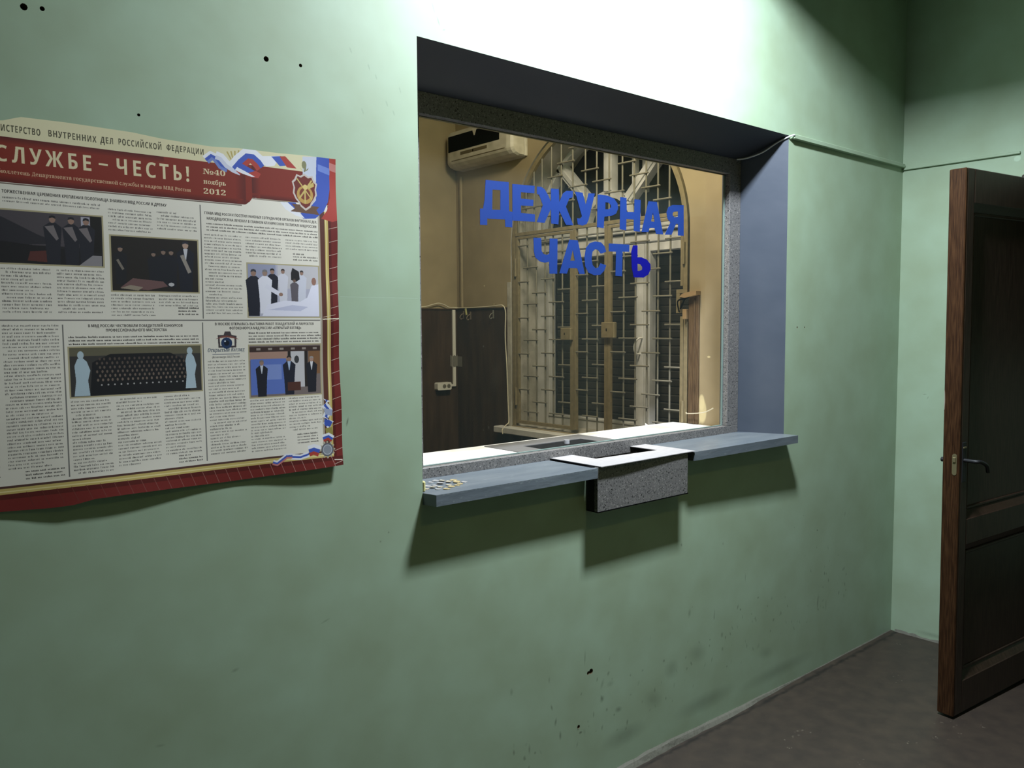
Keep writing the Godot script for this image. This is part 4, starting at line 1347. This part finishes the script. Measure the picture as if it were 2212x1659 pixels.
func coins() -> void:
	var small := coin_mesh(0.0088)
	var big := coin_mesh(0.0105)
	# x, z, level in the heap, size, metal, what singles it out
	var list := [
		[1.281, -0.037, 0, 0, "pale", "nearest the left wall edge"],
		[1.306, -0.068, 0, 1, "silver", "second from the left wall edge"],
		[1.346, -0.108, 0, 0, "silver", "lone coin at the left of the back row"],
		[1.303, -0.038, 1, 0, "pale", "tilted on the left coin of the front row"],
		[1.328, -0.061, 0, 0, "silver", "in the middle of the heap's left half"],
		[1.371, -0.119, 0, 1, "silver", "furthest back against the frame side"],
		[1.3045, -0.014, 0, 0, "silver", "front row, just left of the large brass one"],
		[1.325, -0.034, 0, 0, "pale", "behind the large brass front coin"],
		[1.354, -0.073, 1, 1, "silver", "overlapping in the middle of the heap"],
		[1.379, -0.099, 1, 0, "pale", "tilted in the back row beside the far one"],
		[1.3245, -0.002, 0, 1, "brass", "large brass one at the front"],
		[1.394, -0.087, 0, 0, "brass", "behind the stacked pair"],
		[1.384, -0.074, 1, 0, "pale", "under the right stack's left side"],
		[1.361, -0.042, 0, 0, "pale", "in the gap right of the middle"],
		[1.3525, -0.018, 0, 1, "brass", "front right, beside the large one"],
		[1.415, -0.093, 0, 1, "brass", "small worn one at the back right"],
		[1.399, -0.056, 1, 1, "brass", "topmost of the right stack"],
		[1.376, -0.023, 0, 0, "brass", "right of the front pair"],
		[1.395, -0.036, 0, 0, "brass", "yellow one at the right end of the heap"],
		[1.420, -0.048, 0, 0, "silver", "lying apart at the far right of the heap"],
	]
	for i in list.size():
		var q: Array = list[i]
		var o := obj("coin", big if q[3] == 1 else small, M[q[4] + "_coin"])
		o.position = Vector3(q[0], 1.0572 + q[2] * 0.0018, q[1])
		var tilt := 0.0 if q[2] == 0 else 0.07
		o.rotation = Vector3(tilt * cos(i * 2.3), i * 1.1, tilt * sin(i * 2.3))
		if q[2] == 1:
			o.position.y += 0.0008
		tag(o, "%s coin on the sill, %s" % [{"silver": "silver", "brass": "brass", "pale": "dull pale"}[q[4]], q[5]], "coin", "coins in the heap on the sill")


# ------------------------------------------------------------------ the arched window of the duty room

func bar_zy(st: SurfaceTool, a: Vector2, b: Vector2, w: float, x: float, depth: float) -> SurfaceTool:
	# a straight bar between two points (z, y) with the given width, in the plane x
	var n := (b - a).normalized().orthogonal() * w * 0.5
	return prism_x(st, PackedVector2Array([a + n, b + n, b - n, a - n]), x, depth)


func window_arch() -> void:
	var w := csg_wall("wall_inner_right", Vector3(3.1, 0, -2.5), Vector3(3.42, 3.2, -0.26), M.beige_paint, "beige duty room wall with the arched barred window")
	var open := PackedVector2Array([Vector2(-1.80, 0.93), Vector2(-0.546, 0.93)])
	open.append_array(arc(Vector2(-1.173, 1.946), 0.627, 0, 180, 40))
	var c := CSGMesh3D.new()
	c.name = "arch_opening"
	c.mesh = prism_x(new_st(), open, 3.05, 0.5).commit()
	c.material = M.whitewash
	c.operation = CSGShape3D.OPERATION_SUBTRACTION
	w.add_child(c)
	add_child(w)

	var t := Node3D.new()
	t.name = "window_1"
	add_child(t)
	t.set_meta("kind", "structure")
	t.set_meta("label", "white arched window with a double casement behind the grille")
	var X := 3.30
	# frame: arch, jambs, foot and transom
	var st := new_st()
	prism_x(st, ring(Vector2(-1.2, 1.96), 0.575, 0.66, 0, 180, 36), X, 0.06)
	obj("arch_frame", st, M.window_white, t)
	st = new_st()
	span(Vector3(X, 0.925, -1.80), Vector3(X + 0.06, 1.96, -1.701), 0.004, st)
	span(Vector3(X, 0.925, -0.64), Vector3(X + 0.06, 1.96, -0.54), 0.004, st)
	obj("jamb", st, M.window_white, t)
	obj("foot_rail", span(Vector3(X, 0.925, -1.701), Vector3(X + 0.06, 0.978, -0.64), 0.006), M.window_white, t)
	obj("transom", span(Vector3(X - 0.012, 1.918, -1.76), Vector3(X + 0.06, 1.968, -0.58), 0.006), M.window_white, t)
	obj("transom_moulding", span(Vector3(X - 0.03, 1.974, -1.76), Vector3(X + 0.06, 1.986, -0.58), 0.003), M.window_white, t)
	obj("transom_moulding", span(Vector3(X - 0.022, 1.992, -1.76), Vector3(X + 0.06, 2.03, -0.58), 0.004), M.window_white, t)
	# hub and spokes of the fanlight
	var hub := Vector2(-1.24, 2.02)
	st = new_st()
	prism_x(st, ring(hub, 0.158, 0.196, 0, 180, 20), X, 0.05)
	obj("fan_hub", st, M.window_white, t)
	for k in 3:
		var a := deg_to_rad([45.0, 90.0, 135.0][k])
		var d := Vector2(cos(a), sin(a))
		var sp := new_st()
		bar_zy(sp, hub + d * 0.19, hub + d * 0.58, 0.056, X, 0.05)
		bar_zy(sp, hub + d * 0.19, hub + d * 0.58, 0.022, X - 0.008, 0.012)
		obj("fan_spoke", sp, M.window_white, t)
	for z in [-1.111, -1.041]:
		obj("outer_muntin", span(Vector3(X + 0.062, 2.16 if z < -1.08 else 2.19, z - 0.012), Vector3(X + 0.09, 2.56, z + 0.012)), M.window_white, t)
	# casements
	for q in [["left", -1.701, -0.985], ["right", -0.983, -0.64]]:
		var cs := new_st()
		var z0: float = q[1]
		var z1: float = q[2]
		var s0 := 0.012 if q[0] == "left" else 0.041
		var s1 := 0.049 if q[0] == "left" else 0.03
		span(Vector3(X - 0.006, 0.978, z0), Vector3(X + 0.045, 1.916, z0 + s0), 0.003, cs)
		span(Vector3(X - 0.006, 0.978, z1 - s1), Vector3(X + 0.045, 1.916, z1), 0.003, cs)
		span(Vector3(X - 0.006, 1.874, z0 + s0), Vector3(X + 0.045, 1.916, z1 - s1), 0.003, cs)
		span(Vector3(X - 0.006, 0.978, z0 + s0), Vector3(X + 0.045, 0.992, z1 - s1), 0.003, cs)
		var sash := obj("casement", cs, M.window_white, t)
		obj("pane", span(Vector3(X + 0.02, 0.992, z0 + s0), Vector3(X + 0.023, 1.874, z1 - s1)), M.window_glass, sash)
	obj("pane", prism_x(new_st(), arc(Vector2(-1.2, 2.03), 0.57, 0, 180, 30), X + 0.025, 0.003), M.window_glass, t)
	var hd := new_st()
	tube(hd, smooth_path([Vector3(X - 0.006, 1.435, -0.99), Vector3(X - 0.035, 1.43, -0.995), Vector3(X - 0.042, 1.395, -1.012), Vector3(X - 0.035, 1.358, -1.01), Vector3(X - 0.006, 1.353, -1.005)]), 0.005, 8)
	obj("handle", hd, M.white_plastic, t)
	var lt := new_st()
	prism_x(lt, PackedVector2Array([Vector2(-0.735, 1.19), Vector2(-0.69, 1.19), Vector2(-0.69, 1.18), Vector2(-0.702, 1.178), Vector2(-0.702, 1.13), Vector2(-0.688, 1.128), Vector2(-0.688, 1.108), Vector2(-0.728, 1.108), Vector2(-0.728, 1.175)]), X + 0.012, 0.006)
	obj("latch_plate", lt, M.tape, t)
	# roller shutter outside the lower panes
	var sh := thing("roller_shutter", "dark horizontal roller shutter slats outside the lower window panes", "shutter", Vector3(X + 0.14, 0.93, -1.17))
	for k in 22:
		var y := 0.02 + k * 0.042
		var sl := new_st()
		box(sl, Vector3(0.004 * sin(k * 1.7), y, 0), Vector3(0.012, 0.0405, 1.2), 0.005, Basis(Vector3(0, 0, 1), deg_to_rad(8.0 + 4.0 * sin(k * 2.3))))
		obj("slat", sl, M.shutter_slat, sh)
	# painted board below the window
	tag(obj("window_sill_board", span(Vector3(3.035, 0.887, -1.887), Vector3(3.30, 0.924, -0.52), 0.004), M.window_white), "cream painted inner sill board under the barred window", "sill")


# ------------------------------------------------------------------ the window grille

func grille() -> void:
	var X := 3.1
	var t := thing("window_grille", "beige painted steel grille with two locked gates over the arched window", "grille", Vector3(X, 0.93, -1.174))
	var off := -t.position
	var zy := Vector2(off.z, off.y)
	var sh := func(p: PackedVector2Array) -> PackedVector2Array:
		for i in p.size():
			p[i] += zy
		return p
	# fixed frame: bent outer bar with a jog round the latch box on the right, transom, two posts
	var st := new_st()
	prism_x(st, sh.call(ring(Vector2(-1.174, 1.946), 0.59, 0.615, 0, 180, 40)), 0.0, 0.02)
	for q in [[-1.789, 0.932, -1.763, 1.946], [-0.584, 1.664, -0.559, 1.946], [-0.578, 1.0, -0.557, 1.556], [-0.622, 1.646, -0.559, 1.664], [-0.622, 1.573, -0.601, 1.646], [-0.623, 1.556, -0.559, 1.573]]:
		span(Vector3(0.0, q[1], q[0]) + Vector3(0, off.y, off.z), Vector3(0.02, q[3], q[2]) + Vector3(0, off.y, off.z), 0.001, st)
	obj("outer_frame", st, M.grille_paint, t)
	obj("transom", span(Vector3(0, 2.003, -1.763) + Vector3(0, off.y, off.z), Vector3(0.02, 2.022, -0.585) + Vector3(0, off.y, off.z), 0.001), M.grille_paint, t)
	for q in [[-1.298, -1.279], [-1.076, -1.058]]:
		obj("post", span(Vector3(0, 0.95, q[0]) + Vector3(0, off.y, off.z), Vector3(0.02, 2.003, q[1]) + Vector3(0, off.y, off.z), 0.001), M.grille_paint, t)
	var bar := func(parent: Node3D, z: float, y0: float, y1: float) -> void:
		obj("bar", rod(Vector3(0.012, y0 + off.y, z + off.z), Vector3(0.012, y1 + off.y, z + off.z), 0.0048, 6), M.rod_paint, parent)
	var cross := func(parent: Node3D, z0: float, z1: float, y: float) -> void:
		obj("cross_bar", rod(Vector3(0.004, y + off.y, z0 + off.z), Vector3(0.004, y + off.y, z1 + off.z), 0.0044, 6), M.rod_paint, parent)
	# gates: leaf frame with the rods, hinges and lock box as its pieces
	for g in [[-1.758, -1.301, [-1.669, -1.596, -1.525, -1.461, -1.39], [1.142, 1.018, 1.077, 1.15, 1.023, 1.089], [-1.373, -1.297, 1.424, 1.489], -1.755], [-1.055, -0.581, [-0.955, -0.879, -0.806, -0.738, -0.666], [1.167, 1.036, 1.102, 1.167, 1.036, 1.102], [-1.078, -0.989, 1.438, 1.517], -0.578]]:
		var z0: float = g[0]
		var z1: float = g[1]
		st = new_st()
		var leaf := Vector3(0, off.y, off.z)
		span(Vector3(0.0, 0.947, z0) + leaf, Vector3(0.018, 1.999, z0 + 0.021) + leaf, 0.001, st)
		if z0 < -1.5:
			span(Vector3(0.0, 0.947, z1 - 0.021) + leaf, Vector3(0.018, 1.999, z1) + leaf, 0.001, st)
		else:
			span(Vector3(0.0, 1.68, z1 - 0.018) + leaf, Vector3(0.018, 1.999, z1) + leaf, 0.001, st)
			span(Vector3(0.0, 0.947, z1 - 0.018) + leaf, Vector3(0.018, 1.54, z1) + leaf, 0.001, st)
		span(Vector3(0.0, 1.985, z0 + 0.021) + leaf, Vector3(0.018, 1.999, z1 - 0.018) + leaf, 0.001, st)
		span(Vector3(0.0, 0.947, z0 + 0.021) + leaf, Vector3(0.018, 0.965, z1 - 0.018) + leaf, 0.001, st)
		var gate := obj("gate", st, M.grille_paint, t)
		var vz: Array = g[2]
		for z in vz:
			bar.call(gate, z, 0.96, 1.99)
		for k in vz.size() + 1:
			var a: float = z0 + 0.015 if k == 0 else vz[k - 1] - 0.025
			var b: float = z1 - 0.015 if k == vz.size() else vz[k] + 0.018
			for j in 5:
				var y: float = g[3][k] + j * (0.2005 if z0 > -1.5 else 0.2015)
				if y < 1.96:
					cross.call(gate, a, b, y)
		var lk: Array = g[4]
		obj("lock_box", span(Vector3(-0.022, lk[2], lk[0]) + leaf, Vector3(0.0, lk[3], lk[1]) + leaf, 0.003), M.grille_paint, gate)
		var kz: float = lerpf(lk[0], lk[1], 0.42)
		obj("keyhole", span(Vector3(-0.0226, lerpf(lk[2], lk[3], 0.42), kz - 0.003) + leaf, Vector3(-0.0216, lerpf(lk[2], lk[3], 0.6), kz + 0.003) + leaf), M.black, gate)
		for y in [1.10, 1.83]:
			obj("hinge", rod(Vector3(-0.004, y - 0.05, g[5]) + leaf, Vector3(-0.004, y + 0.05, g[5]) + leaf, 0.0075, 8), M.grille_paint, gate)
	# middle strip
	for z in [-1.208, -1.134]:
		bar.call(t, z, 0.94, 2.01)
	for q in [[-1.283, -1.194, 1.163], [-1.235, -1.122, 1.03], [-1.163, -1.074, 1.10]]:
		for j in 5:
			if q[2] + j * 0.2 < 1.97:
				cross.call(t, q[0], q[1], q[2] + j * 0.2)
	# fanlight rods
	var fz := [-1.744, -1.679, -1.612, -1.547, -1.472, -1.397, -1.311, -1.219, -1.139, -1.054, -0.966, -0.89, -0.815, -0.742, -0.674]
	for z in fz:
		var dz: float = z + 1.174
		bar.call(t, z, 2.02, 1.946 + sqrt(0.6 * 0.6 - dz * dz))
	var ph := [2.22, 2.15, 2.152, 2.213, 2.09, 2.155, 2.222, 2.091, 2.026, 2.16, 2.09, 2.225, 2.156, 2.09]
	for k in fz.size() - 1:
		for j in 3:
			var y: float = ph[k] + j * 0.2025
			var dz: float = maxf(absf(fz[k] + 1.174), absf(fz[k + 1] + 1.174))
			if y > 2.04 and dz < 0.57 and y < 1.946 + sqrt(0.57 * 0.57 - dz * dz):
				cross.call(t, fz[k] - 0.022, fz[k + 1] + 0.018, y)


# ------------------------------------------------------------------ rest of the duty room

func duty_room() -> void:
	struct("wall_inner_back", span(Vector3(-3.15, 0, -2.46), Vector3(3.1, 3.2, -2.31)), M.beige_paint, "beige far wall of the duty room")
	struct("wall_inner_left", span(Vector3(-3.15, 0, -2.31), Vector3(-3.0, 3.2, -0.26)), M.beige_paint)
	struct("floor_inner", span(Vector3(-3.15, -0.1, -2.46), Vector3(3.42, 0, -0.26)), M.brown_floor)
	struct("ceiling_inner", span(Vector3(-3.15, 3.2, -2.46), Vector3(3.42, 3.3, -0.26)), M.ceiling_white)
	# brown dado with its ledge
	struct("trim_1", span(Vector3(-3.0, 0, -2.31), Vector3(3.1, 1.6, -2.302)), M.brown_panel, "dark brown painted dado on the far duty room wall")
	struct("trim_2", span(Vector3(-3.0, 1.6, -2.31), Vector3(3.1, 1.609, -2.296), 0.002), M.brown_panel)
	var dado := new_st()
	span(Vector3(3.092, 0, -2.302), Vector3(3.1, 1.6, -1.83), 0.0, dado)
	span(Vector3(3.092, 0, -1.83), Vector3(3.1, 0.885, -0.3), 0.0, dado)
	span(Vector3(3.086, 1.6, -2.302), Vector3(3.1, 1.609, -1.83), 0.002, dado)
	struct("trim_3", dado, M.brown_panel, "dark brown painted dado left of the barred window")
	tag(obj("plaster_strip", span(Vector3(3.0955, 0.924, -1.828), Vector3(3.0999, 1.75, -1.797), 0.001), M.whitewash), "pale bare plaster strip between brown dado and window grille", "plaster")
	# air conditioner
	var a := thing("air_conditioner", "yellowed wall air conditioner with a dark intake, high above the brown dado", "air conditioner", Vector3(3.1, 2.4, -1.955))
	var prof := PackedVector2Array([Vector2(0.0, 0.03), Vector2(-0.055, 0.031), Vector2(-0.09, 0.042), Vector2(-0.107, 0.058), Vector2(-0.112, 0.07), Vector2(-0.112, 0.225), Vector2(-0.10, 0.245), Vector2(-0.02, 0.252), Vector2(0.0, 0.252)])
	var st := new_st()
	var rings := []
	for q in [[-0.318, 0.7], [-0.305, 0.88], [-0.285, 0.97], [-0.262, 1.0], [0.255, 1.0], [0.282, 0.95], [0.295, 0.84]]:
		var rg := []
		for v in prof:
			rg.append(Vector3(v.x * q[1], 0.126 + (v.y - 0.126) * (0.3 + 0.7 * q[1]), q[0]))
		rings.append(rg)
	for i in rings.size() - 1:
		for k in prof.size() - 1:
			quad(st, rings[i][k], rings[i][k + 1], rings[i + 1][k + 1], rings[i + 1][k], (rings[i][k] + rings[i][k + 1]) * 0.5 - Vector3(-0.05, 0.12, rings[i][k].z))
	for e in [0, rings.size() - 1]:
		for k in range(1, prof.size() - 1):
			tri(st, rings[e][0], rings[e][k], rings[e][k + 1], Vector3(0, 0, -1 if e == 0 else 1))
	obj("casing", st, M.old_plastic, a)
	st = new_st()
	span(Vector3(-0.114, 0.128, -0.275), Vector3(-0.111, 0.218, 0.195), 0.0, st)
	obj("intake", st, M.black, a)
	st = new_st()
	prism_x(st, PackedVector2Array([Vector2(-0.04, 0.222), Vector2(-0.005, 0.222), Vector2(-0.02, 0.188), Vector2(-0.027, 0.188)]), -0.1165, 0.003)
	obj("torn_clip", st, M.old_plastic, a)
	obj("label_recess", span(Vector3(-0.1128, 0.098, -0.16), Vector3(-0.1116, 0.116, 0.085), 0.0), M.grime, a)
	obj("outlet_slit", span(Vector3(-0.1128, 0.0715, -0.245), Vector3(-0.1112, 0.0765, 0.24), 0.0), M.grime, a)
	obj("catch", span(Vector3(-0.1135, 0.1, -0.045), Vector3(-0.1125, 0.114, -0.037), 0.0), M.black, a)
	obj("back_plate", span(Vector3(-0.02, 0.035, 0.295), Vector3(0.0, 0.245, 0.305), 0.002), M.old_plastic, a)
	tag(obj("pipe_duct", span(Vector3(3.086, 1.612, -2.262), Vector3(3.0999, 2.405, -2.242), 0.004), M.beige_paint), "beige painted vertical duct running up from dado to the air conditioner", "duct")
	# socket and its white duct
	var cd := thing("cable_conduit", "white L-shaped cable duct running down the brown dado to the socket", "duct", Vector3(3.061, 1.135, -2.30))
	obj("long_run", span(Vector3(-0.01, -0.004, -0.002), Vector3(0.01, 0.466, 0.012), 0.002), M.white_plastic, cd)
	obj("short_run", span(Vector3(-0.042, -0.004, -0.002), Vector3(-0.01, 0.010, 0.012), 0.002), M.white_plastic, cd)
	var so := thing("double_socket", "white double wall socket at the foot of the white cable duct", "socket", Vector3(2.968, 1.138, -2.302))
	st = new_st()
	var outl := PackedVector2Array()
	for q in [[0.043, 0.014, 0], [-0.043, 0.014, 90], [-0.043, -0.014, 180], [0.043, -0.014, 270]]:
		outl.append_array(arc(Vector2(q[0], q[1]), 0.009, q[2], q[2] + 90, 4))
	prism(st, outl, Transform3D(Basis.IDENTITY, Vector3(0, 0, 0)), 0.034)
	obj("housing", st, M.white_plastic, so)
	for x in [-0.002, 0.031]:
		var su := new_st()
		prism(su, arc(Vector2(x, 0.0), 0.013, 0, 360, 16), Transform3D(Basis.IDENTITY, Vector3(0, 0, 0.034)), 0.0012)
		var sk := obj("outlet", su, M.tape, so)
		var hl := new_st()
		for d in [-0.005, 0.005]:
			prism(hl, arc(Vector2(x + d, 0.0), 0.0022, 0, 360, 8), Transform3D(Basis.IDENTITY, Vector3(0, 0, 0.0352)), 0.0006)
		obj("pin_hole", hl, M.black, sk)
	st = new_st()
	prism(st, PackedVector2Array([Vector2(-0.028, -0.03), Vector2(-0.022, 0.032), Vector2(0.05, 0.032), Vector2(0.06, 0.06), Vector2(0.064, 0.055), Vector2(0.058, 0.03), Vector2(0.062, 0.0), Vector2(0.066, -0.034), Vector2(0.01, -0.038)]), Transform3D(Basis(Vector3(1, 0, 0), Vector3(0, 1, 0), Vector3(0, 0, 1)), Vector3(3.061, 1.288, -2.287)), 0.001)
	# the tape wraps over the duct and round the corner of the room
	var tp := new_st()
	for i in 10:
		var x0 := 3.036 + i * 0.006
		var z0 := -2.3005 + (0.0145 if x0 > 3.047 and x0 < 3.072 else 0.0)
		var top := 1.32 + (0.004 if i % 3 == 0 else 0.0)
		span(Vector3(x0, 1.256 - (i % 2) * 0.003, z0), Vector3(x0 + 0.006, top, z0 + 0.001), 0.0, tp)
	span(Vector3(3.0905, 1.252, -2.298), Vector3(3.0915, 1.316, -2.255), 0.0, tp)
	tag(obj("packing_tape", tp, M.tape), "strip of dull clear tape wrapped over the white cable duct", "tape")
	# thin cable along the ledge and down beside the window
	var path := []
	for q in [[2.3, 1.613, -2.29], [2.6, 1.612, -2.29], [2.82, 1.616, -2.29], [2.9, 1.632, -2.29], [2.946, 1.640, -2.29], [2.99, 1.630, -2.29], [3.02, 1.617, -2.29], [3.06, 1.616, -2.287], [3.082, 1.613, -2.27], [3.082, 1.612, -2.2], [3.082, 1.614, -2.0], [3.082, 1.620, -1.88], [3.083, 1.618, -1.852], [3.085, 1.60, -1.836], [3.087, 1.56, -1.832], [3.088, 1.47, -1.838], [3.088, 1.40, -1.836], [3.088, 1.28, -1.826], [3.088, 1.17, -1.821], [3.088, 1.03, -1.815], [3.085, 0.95, -1.808], [3.06, 0.935, -1.80], [3.03, 0.91, -1.80], [3.03, 0.885, -1.797]]:
		path.append(Vector3(q[0], q[1], q[2]))
	tag(obj("thin_cable", tube(new_st(), smooth_path(path, 4), 0.0034, 6), M.cable_cream), "thin cream cable drooping along the dado ledge and down to the sill", "cable")
	# hooks left in the dado
	for q in [[-2.233, 1.59, "rusty hook just right of the vertical beige duct on the brown dado", "rust"], [-2.165, 1.585, "rusty hook with a bent wire holding the cream tag on the dado", "rust"], [-1.948, 1.59, "pale scraped hook furthest right on the brown dado", "tape"]]:
		var h := thing("coat_hook", q[2], "hook", Vector3(3.092, q[1], q[0]), "hooks along the top of the dado")
		obj("hook_plate", span(Vector3(-0.003, -0.045, -0.006), Vector3(0.0, 0.004, 0.006), 0.001), M[q[3]], h)
		obj("hook_arm", tube(new_st(), smooth_path([Vector3(-0.002, -0.012, 0), Vector3(-0.02, -0.02, 0), Vector3(-0.03, -0.035, 0), Vector3(-0.022, -0.047, 0), Vector3(-0.012, -0.04, 0)], 4), 0.0028, 6), M[q[3]], h)
	tag(obj("paper_tag", box(new_st(), Vector3(3.07, 1.588, -2.182), Vector3(0.004, 0.04, 0.014), 0.001, Basis(Vector3(1, 0, 0), -0.25)), M.putty), "small cream tag dangling at the second hook from the left", "tag")
	# stripped wooden batten with ragged top right of the grille, its offcut, and a loose wire
	var b := thing("wooden_batten", "stained brown wooden batten standing between grille and beige wall", "batten", Vector3(3.1, 1.05, -0.515))
	obj("board", span(Vector3(-0.012, 0.0, -0.027), Vector3(0.0, 0.585, 0.029), 0.002), M.batten_wood, b)
	obj("strip", span(Vector3(-0.017, 0.0, 0.006), Vector3(-0.012, 0.57, 0.012), 0.001), M.batten_wood, b)
	var rag := new_st()
	prism_x(rag, PackedVector2Array([Vector2(-0.062, 0.578), Vector2(-0.03, 0.574), Vector2(0.0, 0.58), Vector2(0.031, 0.585), Vector2(0.032, 0.602), Vector2(0.0, 0.601), Vector2(-0.03, 0.597), Vector2(-0.05, 0.59)]), -0.035, 0.035)
	obj("broken_end", rag, M.pale_wood, b)
	tag(obj("wood_offcut", span(Vector3(3.078, 1.527, -0.5695), Vector3(3.0985, 1.5725, -0.5465), 0.002), M.pale_wood), "pale bare wood offcut beneath the latch box beside the grille", "wood")
	tag(obj("wire_tangle", tube(new_st(), smooth_path([Vector3(3.095, 1.56, -0.60), Vector3(3.08, 1.60, -0.598), Vector3(3.075, 1.615, -0.585), Vector3(3.085, 1.622, -0.555), Vector3(3.08, 1.63, -0.53), Vector3(3.075, 1.615, -0.555), Vector3(3.078, 1.59, -0.57), Vector3(3.09, 1.575, -0.59), Vector3(3.085, 1.60, -0.575)], 5), 0.0035, 6), M.black), "dark tangle of wire in the latch box of the grille", "wire")
	tag(obj("loose_wire", tube(new_st(), smooth_path([Vector3(3.092, 1.098, -0.552), Vector3(3.074, 1.096, -0.535), Vector3(3.07, 1.101, -0.48), Vector3(3.06, 1.11, -0.43), Vector3(3.05, 1.122, -0.395), Vector3(3.048, 1.134, -0.372)], 5), 0.0026, 6), M.cable_cream), "loose curved cream wire sticking out low on the beige wall", "wire")
